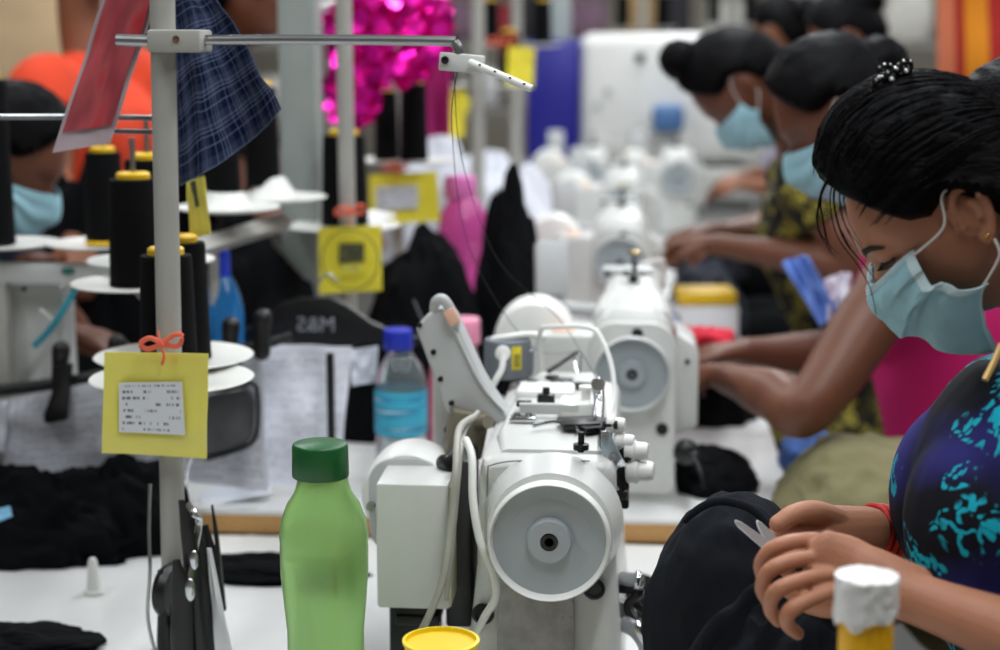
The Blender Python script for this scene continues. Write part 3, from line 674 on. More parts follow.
# ---- garment fabrics
def floral(name, base, c1, c2, c3, sc=9.0):
    m, t, b = nt(name); tc = N(t, 'ShaderNodeTexCoord'); n = N(t, 'ShaderNodeTexNoise', i_Scale=sc * 1.6, i_Detail=3.0)
    t.links.new(tc.outputs['Object'], n.inputs['Vector'])
    ad = N(t, 'ShaderNodeMixRGB', blend_type='LINEAR_LIGHT'); ad.inputs[0].default_value = .07
    t.links.new(tc.outputs['Object'], ad.inputs[1]); t.links.new(n.outputs['Color'], ad.inputs[2])
    big = N(t, 'ShaderNodeTexNoise', i_Scale=sc * .55, i_Detail=1.0); t.links.new(tc.outputs['Object'], big.inputs['Vector'])
    rb = ramp(t, [(.54, lin(base)), (.74, lin(c3))]); t.links.new(big.outputs[0], rb.inputs[0])
    v = N(t, 'ShaderNodeTexVoronoi', i_Scale=sc * 1.1); t.links.new(ad.outputs[0], v.inputs['Vector'])
    v2 = N(t, 'ShaderNodeTexVoronoi', i_Scale=sc * 6.5); v2.feature = 'F1'; t.links.new(ad.outputs[0], v2.inputs['Vector'])
    petals = N(t, 'ShaderNodeMath', operation='ADD'); r1 = ramp(t, [(.44, (1, 1, 1)), (.50, (0, 0, 0))]); t.links.new(v.outputs['Distance'], r1.inputs[0])
    r2 = ramp(t, [(.40, (1, 1, 1)), (.52, (0, 0, 0))]); t.links.new(v2.outputs['Distance'], r2.inputs[0])
    mu = N(t, 'ShaderNodeMath', operation='MULTIPLY'); t.links.new(r1.outputs[0], mu.inputs[0]); t.links.new(r2.outputs[0], mu.inputs[1])
    rc = ramp(t, [(0, lin(c1)), (.72, lin(tuple(x * .75 for x in c1))), (.88, lin(c2))], 'CONSTANT'); t.links.new(v.outputs['Color'], rc.inputs[0])
    mx = N(t, 'ShaderNodeMixRGB'); t.links.new(mu.outputs[0], mx.inputs[0]); t.links.new(rb.outputs[0], mx.inputs[1]); t.links.new(rc.outputs[0], mx.inputs[2])
    t.links.new(mx.outputs[0], b.inputs['Base Color']); b.inputs['Roughness'].default_value = .8; b.inputs['Specular IOR Level'].default_value = .25
    return m
DRESS1 = floral('navy_floral_cotton', (4, 5, 20), (16, 168, 190), (196, 84, 36), (48, 44, 128), 11)
DRESS3 = floral('yellow_floral_cotton', (22, 22, 18), (178, 164, 66), (206, 200, 180), (92, 88, 40), 15)
PINK = mat('hot_pink_jersey', (214, 20, 112), .85, var=.08, scale=8, bump=.3, bscale=700)
OLIVE = mat('olive_cotton', (122, 116, 82), .9, var=.12, scale=8, bump=.3, bscale=600)
ORANGE = mat('orange_cotton', (232, 72, 36), .85, var=.08)
GREYC = mat('grey_cotton', (120, 122, 128), .9)
DENIM = mat('blue_denim', (60, 80, 120), .9, var=.2)

# ---- woman 1, at the right edge
e = P(962, 221, 1.506); HC = V((e.x, 1.58, e.z))
nh = [  # near (left) hand finger chains: pixel + depth
    [(846, 552, 1.455), (817, 540, 1.452), (778, 546, 1.442), (761, 563, 1.448), (764, 582, 1.47)],
    [(846, 562, 1.44), (816, 557, 1.434), (775, 567, 1.420), (762, 586, 1.430), (768, 603, 1.455)],
    [(848, 576, 1.43), (818, 576, 1.420), (779, 589, 1.404), (770, 607, 1.416), (778, 621, 1.44)],
    [(852, 588, 1.425), (824, 594, 1.413), (792, 609, 1.398), (787, 623, 1.408), (798, 634, 1.43)]]
fh = [
    [(826, 528, 1.62), (800, 518, 1.61), (781, 521, 1.595), (772, 533, 1.59), (778, 547, 1.60)],
    [(826, 534, 1.60), (798, 530, 1.585), (778, 536, 1.575), (770, 548, 1.575), (777, 560, 1.585)],
    [(828, 540, 1.585), (800, 541, 1.57), (782, 548, 1.56), (776, 560, 1.56), (784, 570, 1.57)],
    [(830, 546, 1.575), (805, 550, 1.56), (790, 558, 1.55), (786, 568, 1.55), (792, 576, 1.56)]]
WN, WF = P(888, 588, 1.425), P(848, 530, 1.635)
def hands1(g, i):
    if i == 0:
        g.tube([WN + V((.02, 0, 0)), P(868, 578, 1.432), P(842, 568, 1.438), P(818, 561, 1.436)], [(.022, .021), (.028, .019), (.0295, .016), (.0285, .011)], 18, 6, flat=(0, -1, .1), round_end=True)
        for ch in nh: g.tube([P(*q) for q in ch], [.0070, .0070, .0074, .0066, .0058], 12, 5, round_end=True)
        g.tube([P(862, 592, 1.445), P(838, 605, 1.46), P(812, 604, 1.48), P(790, 590, 1.485)], [.013, .0115, .010, .0085], 12, 5, round_end=True)
    else:
        g.tube([WF + V((.02, 0, 0)), P(832, 533, 1.61), P(812, 534, 1.60), P(800, 534, 1.59)], [(.024, .022), (.027, .02), (.0265, .016), (.024, .012)], 18, 6, flat=(0, -1, .3), round_end=True)
        for ch in fh: g.tube([P(*q) for q in ch], [.0085, .009, .0084, .0078, .0066], 12, 5, round_end=True)
        g.tube([P(836, 520, 1.61), P(815, 512, 1.59), P(795, 514, 1.57), P(778, 524, 1.56)], [.013, .0115, .010, .0085], 12, 5, round_end=True)
woman, wbody, whair, MH = person('woman in navy floral dress and blue mask snipping a black garment with scissors', HC, 40, 180, (.385, 1.58, 1.03), (.60, 1.58, .56),
    [(.44, 1.425, 1.155), (.44, 1.735, 1.155)], [(.475, 1.29, .955), (.475, 1.82, .93)], [WN, WF], SKIN1, DRESS1, hi=True, bun=(-.108, 0, .035, .054), mask=False, vox=.0021,
    topname='floral_dress', hand_fn=hands1, sleeve=.55, th=.026, pouf=.021, arm_r=.93, bust=.03)
E1 = lambda x, y, z: HC + MH @ (V((x, y, z)) * .9)
# brow, lashes, mask with folds, loops, ear stud, hair clip, wisps
G().tube([E1(.0905, .012, .018), E1(.0905, .020, .0235), E1(.084, .034, .0255), E1(.072, .048, .020)], [(.0008, .003), (.001, .0034), (.001, .0028), (.0005, .001)], 8, 6, flat=tuple(MH @ V((0, 0, 1)))).build('eyebrow', LASH, woman)
for s in (1, -1):
    la = G().tube([E1(.080, .016 * s, .0055), E1(.0835, .026 * s, .0045), E1(.0815, .037 * s, .0050), E1(.071, .049 * s, .006)], [.0006, .0013, .0014, .0008], 8, 6)
    for k in range(14):
        u = k / 13; yb = (.018 + .030 * u) * s; xb = .0825 - .0125 * u * u
        la.tube([E1(xb + .001, yb, .0045), E1(xb + .006, yb + .002 * s * u, .001), E1(xb + .010, yb + .004 * s * u, .0015)], [.0004, .0003, .0001], 4, 2)
    la.build('eyelashes', LASH, woman)
def tabl(v, rows):
    for (a, x), (b, y) in zip(rows, rows[1:]):
        if v <= b: q = (v - a) / (b - a); q = q * q * (3 - 2 * q); return x + (y - x) * q
    return rows[-1][1]
def maskf(u, v):
    a = (u - .5) * 2; A = abs(a); th = a * math.radians(84)
    zc = tabl(v, [(0, -.010), (.5, -.074), (1, -.146)]); zs = tabl(v, [(0, .004), (.5, -.034), (1, -.068)])
    z = zc + (zs - zc) * smooth(.0, 1, A) ** .9
    cx = tabl(v, [(0, .100), (.18, .115), (.45, .115), (.7, .095), (1, .050)])
    xs = tabl(v, [(0, .042), (.45, .050), (.75, .034), (1, .010)])
    x = xs + (cx - xs) * max(0, math.cos(th)) ** .8
    y = (.070 + .005 * math.sin(PI * v) - .004 * smooth(.6, 1, A) * (1 - v)) * math.sin(th)
    x += .006 * gs(y, .015) * gs(z + .03, .03)
    ph = v * 3.0 + .15; saw = ph - math.floor(ph)
    fold = (.0040 * saw * smooth(1, .88, saw)) * (.15 + 1.0 * A) * smooth(.1, .2, v) * smooth(1, .9, v)
    fold += .0018 * nz((a * 3, v * 5, 0), 2.5, 5)
    n = V((math.cos(th), math.sin(th), 0))
    return E1(*(V((x, y, z)) + n * fold))
mk = G().sheet(maskf, 90, 90, .0012).build('face_mask', MASKM, woman, ang=60)
b1 = G()
b1.sheet(lambda u, v: maskf(u, v * .095) + (MH @ V((.0012, 0, .0002))), 90, 6, .0009).sheet(lambda u, v: maskf(u, .955 + v * .045) + (MH @ V((.001, 0, -.0004))), 90, 3, .0009)
for k in (0.02, .045, .07): b1.tube([maskf(i / 30, k) + (MH @ V((.0024, .0, .0004))) for i in range(31)], .0006, 5, 2)
b1.build('hem_band', MASKE, mk)
for s0, s1 in ((.0, .045), (.955, 1.0)):
    G().sheet(lambda u, v: maskf(s0 + (s1 - s0) * u, v) + (MH @ V((.0006, .0012 * (1 if s0 > .5 else -1), 0))), 4, 40, .0009).build('side_band', MASKE, mk)
for s in (1, -1):
    uu = .5 + .5 * s * .97
    G().tube([maskf(uu, .10), E1(.018, .0815 * s, .006), E1(.002, .0835 * s, .030), E1(-.008, .084 * s, .034)], .0013, 8).build('ear_loop', ELAS, mk)
    G().tube([maskf(uu, .93), E1(-.006, .0835 * s, -.050), E1(-.013, .0845 * s, -.033)], .0013, 8).build('ear_loop', ELAS, mk)
    G().ell(E1(-.0095, .0835 * s, -.0265), (.0021,) * 3, None, 10, 8).build('ear_stud', mat('gold', (230, 180, 90), .2, 1), woman)
hc = G()
for dx, dz, rr_ in ((.0, 0, .011), (.014, .003, .009), (-.012, .002, .008), (.004, .012, .007)):
    hc.tube([E1(-.040 + dx + rr_ * math.cos(a * PI / 4), .034 + .4 * rr_ * math.sin(a * PI / 4), .144 + dz + rr_ * .8 * math.sin(a * PI / 4)) for a in range(8)], .0024, 7, 3, closed=True)
hcl = hc.build('hair_clip', mat('glossy_black_clip', (12, 12, 14), .12, spec=.8), woman)
for a, b_, c_ in ((-.046, .038, .151), (-.028, .038, .155), (-.052, .036, .143), (-.036, .040, .146)):
    G().ell(E1(a, b_, c_), (.0022,) * 3, None, 10, 8).build('crystal', mat('crystal', (235, 238, 245), .08, .6), hcl)
random.seed(3)
wi = G()
for k in range(5):   # loose fringe strands by the temple and forehead
    y0 = random.uniform(.01, .055)
    wi.tube([E1(.050, y0, .108), E1(.078 - 4 * y0 * y0, y0, .090), E1(.095 - 5 * y0 * y0, y0 * 1.05, .062), E1(.097 - 6 * y0 * y0 + random.uniform(0, .008), y0 + random.uniform(-.004, .008), .040 - random.uniform(0, .02))], [.0006, .0006, .0004, .0002], 4, 4)
wi.tube([E1(.050, .020, .110), E1(.080, .022, .092), E1(.100, .028, .058), E1(.103, .028, .020), E1(.108, .026, -.008), E1(.120, .020, -.034)], [.0007, .0007, .0006, .0006, .0005, .0003], 5, 6)
wi.tube([E1(.050, .024, .108), E1(.078, .027, .090), E1(.097, .034, .052), E1(.098, .036, .018), E1(.099, .034, -.005)], [.0009, .0010, .0009, .0006, .0003], 5, 6)
for k in range(4):
    yy_ = random.uniform(.005, .03)
    wi.tube([E1(.055, yy_, .110), E1(.086, yy_, .098), E1(.106 + random.uniform(-.003, .006), yy_, .072), E1(.108 + random.uniform(-.004, .012), yy_, .050 - random.uniform(0, .012))], [.0006, .0008, .0006, .0002], 4, 4)
for k in range(160):   # combed strands over the crown
    ph = random.uniform(-1.25, 1.25); st = random.uniform(0, .35); pts = []
    for q in range(7):
        a = .92 + (st + q / 6 * .65) * 1.7
        d = V((math.cos(a), math.sin(a) * math.sin(ph) * .95, math.sin(a) * math.cos(ph))).normalized()
        pr = head_fn(d, V((d.x * .094, d.y * .074, d.z * .112)))
        tt = .0262 + .021 * gs(pr.z - .100, .05) * gs(d.x - .05, .7)
        pts.append(E1(*(pr + d * (tt + random.uniform(-.001, .0018)))))
    if all(True for _ in pts): wi.tube(pts, [.0003, .0007, .0008, .0008, .0007, .0005, .0002], 4, 3)
wo = wi.build('loose_hair_strands', HAIR, whair); wo['kind'] = 'stuff'
rb = G()
for k in range(3):
    c = WF * (1 - .10 - .03 * k) + V((.475, 1.82, .93)) * (.10 + .03 * k)
    ax = (V((.475, 1.82, .93)) - WF).normalized(); u_ = ax.cross(V((0, 0, 1))).normalized(); v_ = u_.cross(ax)
    rb.tube([c + u_ * .0265 * math.cos(a * PI / 6) + v_ * .0265 * math.sin(a * PI / 6) for a in range(12)], .0030, 8, 3, closed=True)
rb.build('red_bracelet', mat('red_thread', (214, 44, 34), .6), woman)
zip_ = G()
zip_.tube([P(1001, 345, 1.47), P(994, 362, 1.462), P(985, 380, 1.455)], .003, 6).build('zip_edge', mat('gold_trim', (214, 176, 110), .4, .4), woman)

# ---- the other people
c2 = P(842, 114, 2.72); H2 = V((c2.x, 2.80, c2.z))
person('woman in hot pink top and olive trousers bending over the second machine', H2, 38, 180, (.50, 2.84, 1.02), (.56, 2.82, .66), [(.44, 2.66, 1.16), (.47, 3.0, 1.15)],
       [P(808, 408, 2.50), (.42, 3.02, .92)], [P(724, 377, 2.70), P(740, 352, 2.95)], SKIN2, PINK, vox=.005, pants_m=OLIVE, sleeve=.22, wd=1.0, arm_r=1.10, bun=(-.10, 0, .02, .045), knees=[V((.16, 2.62, .58)), V((.16, 2.95, .58))], topname='pink_top')
c3 = P(740, 86, 3.62); H3 = V((c3.x, 3.70, c3.z))
person('woman in yellow and black patterned dress, hair in high bun, bent low over her machine', H3, 62, 180, (.40, 3.78, 1.02), (.56, 3.80, .60), [(.36, 3.62, 1.16), (.36, 3.95, 1.16)],
       [P(860, 268, 3.55), P(800, 232, 4.0)], [P(716, 244, 3.70), P(712, 232, 3.95)], SKIN2, DRESS3, vox=.007, pants_m=DRESS3, sleeve=.4, bun=(.012, 0, .135, .045), th=.022, topname='patterned_dress', knees=[V((.30, 3.66, .62)), V((.30, 3.95, .60))], hcurl=.9)
c4 = P(850, 38, 4.75); 
person('person with black hair in dark grey top, seated behind the yellow dress woman', (c4.x, 4.85, c4.z), 35, 180, (.66, 4.9, 1.02), (.72, 4.9, .62), [(.60, 4.72, 1.18), (.60, 5.05, 1.18)],
       [(.55, 4.62, .95), (.55, 5.15, .95)], [(.26, 4.75, .92), (.26, 5.0, .92)], SKIN3, GREYC, vox=.009, bun=(-.10, 0, .05, .05))
c5 = P(782, 32, 5.9)
person('far blurred worker with pale blue mask between two dark heads', (c5.x, 6.0, c5.z), 20, 150, (c5.x + .1, 6.0, 1.05), (c5.x + .22, 6.0, .64), [(c5.x + .08, 5.84, 1.2), (c5.x + .08, 6.15, 1.2)],
       [(c5.x + .05, 5.75, .97), (c5.x, 6.25, .97)], [(c5.x - .12, 5.8, .98), (c5.x - .12, 6.1, .98)], SKIN3, mat('lilac_cotton', (176, 170, 190), .9), vox=.01, bun=(-.11, 0, .03, .05))
# opposite row, at the left
c6 = P(-14, 160, 2.7)
person('worker at left frame edge with black hair and pale mask, dark top', (c6.x, 2.8, c6.z), 35, 0, (c6.x - .2, 2.85, 1.0), (c6.x - .34, 2.85, .60), [(c6.x - .14, 3.02, 1.13), (c6.x - .14, 2.68, 1.13)],
       [(c6.x + .02, 3.05, .90), P(-60, 330, 2.5)], [P(60, 300, 3.0), P(70, 335, 2.62)], SKIN2, mat('dark_navy_cotton', (24, 28, 44), .9), vox=.008, bun=(-.1, 0, .02, .05))
c7 = P(90, -70, 3.6)
person('standing worker in orange shirt behind the red card, bare arm hanging', (c7.x, 3.6, c7.z), 10, -20, (c7.x - .02, 3.6, 1.26), (c7.x - .02, 3.6, .93), [P(128, 80, 3.72), P(48, 92, 3.5)],
       [P(150, 190, 3.8), P(50, 180, 3.38)], [P(150, 240, 3.7), P(75, 238, 3.2)], SKIN3, ORANGE, vox=.009, standing=True, mask=True, wd=1.1, arm_r=1.25, sleeve=.35, pants_m=BLACKC)
c8 = P(240, 2, 4.2)
person('worker with black hair beyond the plaid cloth, black top', (c8.x, 4.3, c8.z), 25, 0, (c8.x - .08, 4.3, 1.20), (c8.x - .12, 4.3, .80), [(c8.x - .05, 4.46, 1.30), (c8.x - .05, 4.14, 1.30)],
       [(c8.x, 4.52, 1.05), (c8.x, 4.08, 1.05)], [(c8.x + .2, 4.5, 1.0), (c8.x + .2, 4.15, 1.0)], SKIN2, BLACKC, vox=.009, bun=(-.10, 0, .02, .06), mask=False, standing=True)
# ------------------------------------------------------------------ pattern materials on UVs
def mth(t, op, a, b=None, c=None):
    n = t.nodes.new('ShaderNodeMath'); n.operation = op
    for i, x in enumerate((a, b, c)):
        if x is None: continue
        if isinstance(x, (int, float)): n.inputs[i].default_value = x
        else: t.links.new(x, n.inputs[i])
    return n.outputs[0]
def stripes(t, co, n, w, off=0): return mth(t, 'LESS_THAN', mth(t, 'FRACT', mth(t, 'ADD', mth(t, 'MULTIPLY', co, n), off)), w)
def mixc(t, f, a, b):
    m = t.nodes.new('ShaderNodeMixRGB')
    for i, x in enumerate((f, a, b)):
        if isinstance(x, (int, float)): m.inputs[i].default_value = x
        elif isinstance(x, tuple): m.inputs[i].default_value = (*x, 1)
        else: t.links.new(x, m.inputs[i])
    return m.outputs[0]
def plaid(name, base, light, n=9):
    m, t, b = nt(name); uv = N(t, 'ShaderNodeUVMap'); sp = N(t, 'ShaderNodeSeparateXYZ'); t.links.new(uv.outputs[0], sp.inputs[0])
    out = lin(base); tot = None
    for ax in (0, 1):
        co = sp.outputs[ax]; s = None
        for off in (0, .12, .24, .5):
            q = stripes(t, co, n, .035, off); s = q if s is None else mth(t, 'MAXIMUM', s, q)
        wide = mth(t, 'MULTIPLY', stripes(t, co, n, .36, .1), .10)
        s = mth(t, 'MAXIMUM', mth(t, 'MULTIPLY', s, .5), wide)
        tot = s if tot is None else mth(t, 'ADD', tot, s)
    t.links.new(mixc(t, mth(t, 'MULTIPLY', tot, .62), lin(base), lin(light)), b.inputs['Base Color']); b.inputs['Roughness'].default_value = .9
    b.inputs['Specular IOR Level'].default_value = .15
    return m
def printed(name, paper, ink, rows=26, cols=60, strength=.6, grid=0, rough=.75, margin=.06):
    m, t, b = nt(name); uv = N(t, 'ShaderNodeUVMap'); sp = N(t, 'ShaderNodeSeparateXYZ'); t.links.new(uv.outputs[0], sp.inputs[0])
    x, y = sp.outputs[0], sp.outputs[1]
    fr = mth(t, 'FRACT', mth(t, 'MULTIPLY', y, rows)); row = mth(t, 'FLOOR', mth(t, 'MULTIPLY', y, rows))
    band = mth(t, 'MULTIPLY', mth(t, 'GREATER_THAN', fr, .3), mth(t, 'LESS_THAN', fr, .75))
    cb = t.nodes.new('ShaderNodeCombineXYZ'); t.links.new(mth(t, 'MULTIPLY', x, cols), cb.inputs[0]); t.links.new(mth(t, 'MULTIPLY', row, 5.3), cb.inputs[1])
    n1 = N(t, 'ShaderNodeTexNoise', i_Scale=1.0, i_Detail=2.0); t.links.new(cb.outputs[0], n1.inputs['Vector'])
    cb2 = t.nodes.new('ShaderNodeCombineXYZ'); t.links.new(mth(t, 'MULTIPLY', x, cols * .09), cb2.inputs[0]); t.links.new(mth(t, 'MULTIPLY', row, 3.1), cb2.inputs[1])
    n2 = N(t, 'ShaderNodeTexNoise', i_Scale=1.0, i_Detail=0.0); t.links.new(cb2.outputs[0], n2.inputs['Vector'])
    mk_ = mth(t, 'MULTIPLY', mth(t, 'GREATER_THAN', n1.outputs[0], .5), mth(t, 'GREATER_THAN', n2.outputs[0], .47))
    ins = mth(t, 'MULTIPLY', mth(t, 'MULTIPLY', mth(t, 'GREATER_THAN', x, margin), mth(t, 'LESS_THAN', x, 1 - margin)), mth(t, 'MULTIPLY', mth(t, 'GREATER_THAN', y, margin), mth(t, 'LESS_THAN', y, 1 - margin)))
    f = mth(t, 'MULTIPLY', mth(t, 'MULTIPLY', mk_, band), ins)
    if grid: f = mth(t, 'MAXIMUM', f, mth(t, 'MULTIPLY', mth(t, 'MAXIMUM', stripes(t, y, grid, .06, .5), stripes(t, x, grid * .5, .02, .3)), mth(t, 'MULTIPLY', ins, .8)))
    t.links.new(mixc(t, mth(t, 'MULTIPLY', f, strength), lin(paper), lin(ink)), b.inputs['Base Color']); b.inputs['Roughness'].default_value = rough
    return m
def quadsheet(c, nu=12, nv=12, bend=0, wav=0, th=.0008, seed=0, axis=(0, 1, 0)):
    """c: four corners TL, TR, BR, BL"""
    c = [V(q) for q in c]; ax = V(axis)
    def fn(u, v):
        p = (c[0] * (1 - u) + c[1] * u) * (1 - v) + (c[3] * (1 - u) + c[2] * u) * v
        return p + ax * (bend * (math.sin(PI * u)) + wav * nz((u * 2.2, v * 2.2, 0), 1.3, seed))
    return G().sheet(fn, nu, nv, th)
def lump(c, r, seed=0, fold=.10, floor=None, seg=80, rng=50, fs=2.4, shape=None):
    c = V(c)
    def fn(d, p):
        a = nz(d, fs, seed); b_ = abs(nz(d + V((0, 0, .3)), fs * 1.9, seed + 5)); e_ = abs(nz((d.x * 4 + d.z * 3, d.y * 4, d.z * 2), 1.5, seed + 9))
        q = p * (1 + fold * (1.6 * a - 1.1 * b_ + .3 * e_ + .10 * nz(d, fs * 5, seed)))
        if shape: q = shape(d, q)
        if floor is not None and c.z + q.z < floor: q.z = floor - c.z
        return q
    return G().ell(c, r, None, seg, rng, fn)

# ------------------------------------------------------------------ garment held by the woman, and scissors
def shp(d, q):
    if q.z < 0: q.x *= 1 + .18 * smooth(0, -.14, q.z); q.y *= 1.1
    return q
c = P(728, 580, 1.66)
gm = thing('garment', 'large blue-black garment bunched up in the hands of the floral dress woman', 'garment', (c.x, 1.68, .745))
G1 = lump((c.x + .008, 1.69, .872), (.092, .105, .148), seed=2, fold=.045, floor=.747, seg=150, rng=100, fs=1.7, shape=shp)
G1.build('body', NAVYC, gm)
G2 = lump((P(800, 620, 1.60).x, 1.60, .83), (.085, .10, .115), seed=11, fold=.09, floor=.747, seg=110, rng=70)
G2.build('sleeve', NAVYC, gm)
G().tube([P(684, 522, 1.61), P(700, 508, 1.61), P(720, 501, 1.61), P(748, 507, 1.60), P(768, 524, 1.59), P(776, 540, 1.58)], [.003, .004, .0045, .0045, .004, .003], 10, 6).build('rolled_hem', NAVYC, gm)
G().tube([P(766, 582, 1.50), P(752, 594, 1.505), P(738, 608, 1.51), P(722, 622, 1.52), P(706, 640, 1.53), P(696, 662, 1.54)], [(.004, .007), (.008, .006), (.006, .009), (.010, .007), (.009, .011), (.012, .012)], 10, 5, flat=(0, -1, 0)).build('twisted_strap', NAVYC, gm)
G().lathe([(.0045, 0), (.0045, .003), (.0001, .004)], P(765, 583, 1.492), (0, -1, 0), 12).build('green_button', mat('green_plastic', (90, 190, 70), .3), gm)
sc = thing('scissors', 'open steel thread scissors held over the blue-black garment', 'scissors', P(775, 548, 1.545))
for a, b_, w_ in (((735, 521, 1.535), (775, 552, 1.545), 1), ((757, 521, 1.545), (779, 551, 1.55), 1.3)):
    a_, c_ = P(*a), P(*b_); dd = (c_ - a_).normalized(); up = V((0, 0, 1)); up = (up - dd * up.dot(dd)).normalized()
    nrm = dd.cross(up)
    g = G(); rr = []
    for u, hw in ((0, .0010), (.12, .0030), (.5, .0042 * w_), (.85, .0050 * w_), (1, .0055)):
        p = a_.lerp(c_, u); rr.append([p + up * hw + nrm * .0012, p - up * hw * .6 + nrm * .0012, p - up * hw - nrm * .0008, p + up * hw - nrm * .0012])
    g.rings(rr).build('blade', mat('satin_blade', (214, 216, 220), .4, .35, var=.03), sc, ang=20)
G().lathe([(.004, 0), (.0035, .003), (.0001, .003)], P(776, 550, 1.538), (0, -1, 0), 12).build('pivot', STEEL, sc)
c = P(784, 556, 1.565)
G().tube([c + V((-.004, 0, .002)), c + V((.012, .01, .012)), c + V((.03, .015, .016)), c + V((.046, .015, .004)), c + V((.03, .01, -.006)), c + V((.012, .0, -.004))], .0035, 8, closed=True).build('finger_loop', BLACKP, sc)

# ------------------------------------------------------------------ bottles
def bottle(name, label, cat, px, Y, prof, z0, parts, seg=40):
    """prof rows (radius px, py) from top to bottom for the body; parts: list of (name, mat, rows)"""
    c0 = P(px, 325, Y); sc_ = (P(px + 10, 325, Y) - P(px - 10, 325, Y)).length / 20
    r = thing(name, label, cat, (c0.x, Y, z0)); o = None
    for nm, mt, rows, lab_ in parts:
        pr = [(rp * sc_, max(z0, P(px, py, Y).z)) for rp, py in rows]
        pr = sorted(pr, key=lambda q: 0)
        pr = pr[::-1]
        x = G().lathe([(pr[0][0] * .0 + .0001, pr[0][1])] + pr + [(.0001, pr[-1][1])], (c0.x, Y, 0), (0, 0, 1), seg).build(nm, mt, r if nm not in ('label_band',) else r, label=lab_)
    return r
def clear(name, rgb, rough=.12, tr=.6, ior=1.2):
    m, t, b = nt(name); b.inputs['Base Color'].default_value = (*lin(rgb), 1); b.inputs['Roughness'].default_value = rough
    b.inputs['Transmission Weight'].default_value = tr; b.inputs['IOR'].default_value = ior; b.inputs['Specular IOR Level'].default_value = .6
    b.inputs['Coat Weight'].default_value = .6; b.inputs['Coat Roughness'].default_value = .08
    n = N(t, 'ShaderNodeTexNoise', i_Scale=25.0); bp = N(t, 'ShaderNodeBump', i_Strength=.15, i_Distance=.002); t.links.new(n.outputs[0], bp.inputs['Height']); t.links.new(bp.outputs[0], b.inputs['Normal'])
    return m
def capmat(name, rgb):
    return mat(name, rgb, .4, var=.04)
def capped(r, px, py0, py1, rp, Y, m, ribs=36, name='cap', lab=None):
    sc_ = (P(px + 10, 325, Y) - P(px - 10, 325, Y)).length / 20; R_ = rp * sc_; z1, z0 = P(px, py0, Y).z, P(px, py1, Y).z; x = P(px, py0, Y).x
    rr = []
    for z, k in ((z0, 1), (z0 + .001, 1.02), (z1 - .003, 1.0), (z1 - .0008, .97), (z1, .92)):
        rr.append([(x + R_ * k * (1 - (.018 if j % 2 else 0) * (k > .95)) * math.cos(2 * PI * j / (ribs * 2)), Y + R_ * k * (1 - (.018 if j % 2 else 0) * (k > .95)) * math.sin(2 * PI * j / (ribs * 2)), z) for j in range(ribs * 2)])
    return G().rings(rr).build(name, m, r, label=lab)
GRN = clear('green_translucent_plastic', (166, 212, 130), .32, .62, 1.12)
b_ = bottle('water_bottle', 'green translucent bottle with dark green ribbed cap beside the big machine', 'bottle', 320, 1.70, None, .745,
    [('body', GRN, [(25, 474), (26, 482), (29, 492), (37, 504), (43, 520), (45, 536), (44.2, 543), (44.6, 546), (44.5, 570), (42, 600), (39, 630), (39, 650), (41, 690), (44, 740), (45, 800), (43, 850), (38, 900)], None)])
capped(b_, 320, 443, 476, 28, 1.70, capmat('dark_green_cap', (10, 84, 36)))
CLR = clear('clear_bottle_plastic', (206, 220, 224), .06, .88, 1.2)
b_ = bottle('water_bottle', 'small clear water bottle with blue cap and turquoise label', 'bottle', 400, 2.60, None, .78,
    [('body', CLR, [(12, 348), (12, 352), (15, 357), (21, 366), (25, 378), (26, 386), (24, 430), (26, 440), (26, 470), (24, 500)], None)])
m, t, bs = nt('turquoise_label'); tc = N(t, 'ShaderNodeTexCoord'); mp = N(t, 'ShaderNodeMapping'); mp.inputs['Scale'].default_value = (10, 10, 130); t.links.new(tc.outputs['Object'], mp.inputs[0])
n = N(t, 'ShaderNodeTexNoise', i_Scale=1.0, i_Detail=2.0); t.links.new(mp.outputs[0], n.inputs['Vector']); r_ = ramp(t, [(.48, lin((60, 170, 200))), (.60, lin((40, 120, 165))), (.72, lin((190, 224, 230)))]); t.links.new(n.outputs[0], r_.inputs[0]); t.links.new(r_.outputs[0], bs.inputs['Base Color'])
sc_ = (P(410, 325, 2.6) - P(390, 325, 2.6)).length / 20; c0 = P(400, 325, 2.6)
G().lathe([(26 * sc_, P(400, 432, 2.6).z), (26.6 * sc_, P(400, 430, 2.6).z), (26.6 * sc_, P(400, 390, 2.6).z), (26 * sc_, P(400, 388, 2.6).z)], (c0.x, 2.6, 0), seg=40, cap=False).build('label_band', m, b_)
capped(b_, 398, 329, 349, 14.5, 2.60, capmat('blue_cap', (22, 44, 170)), 30)
PNK = clear('pink_translucent_plastic', (226, 96, 176), .25, .4, 1.15); PNK2 = clear('rose_translucent_plastic', (236, 140, 166), .3, .3, 1.15)
b_ = bottle('water_bottle', 'tall magenta pink bottle standing left of the black hanging garment', 'bottle', 464, 3.70, None, .78,
    [('body', PNK, [(13, 196), (17, 203), (23, 214), (25, 228), (24.5, 240), (21, 252), (20, 262), (21.5, 280), (23, 300), (24, 340), (22, 360)], None)])
capped(b_, 460, 176, 198, 15.5, 3.70, capmat('pink_cap', (226, 120, 190)), 24)
b_ = bottle('water_bottle', 'rose pink bottle with pale pink lid just behind the tilted box', 'bottle', 455, 2.80, None, .78,
    [('body', PNK2, [(19, 341), (21, 350), (25, 368), (27, 390), (27, 440), (25, 480)], None)])
capped(b_, 463, 318, 343, 17, 2.80, capmat('pale_pink_cap', (238, 150, 178)), 8)
b_ = bottle('water_bottle', 'blue bottle standing behind the black thread cones', 'bottle', 224, 2.62, None, .78,
    [('body', clear('blue_translucent_plastic', (50, 140, 210), .15, .5, 1.2), [(9, 276), (12, 282), (17, 296), (20, 312), (20, 330), (19, 400), (20, 480)], None)])
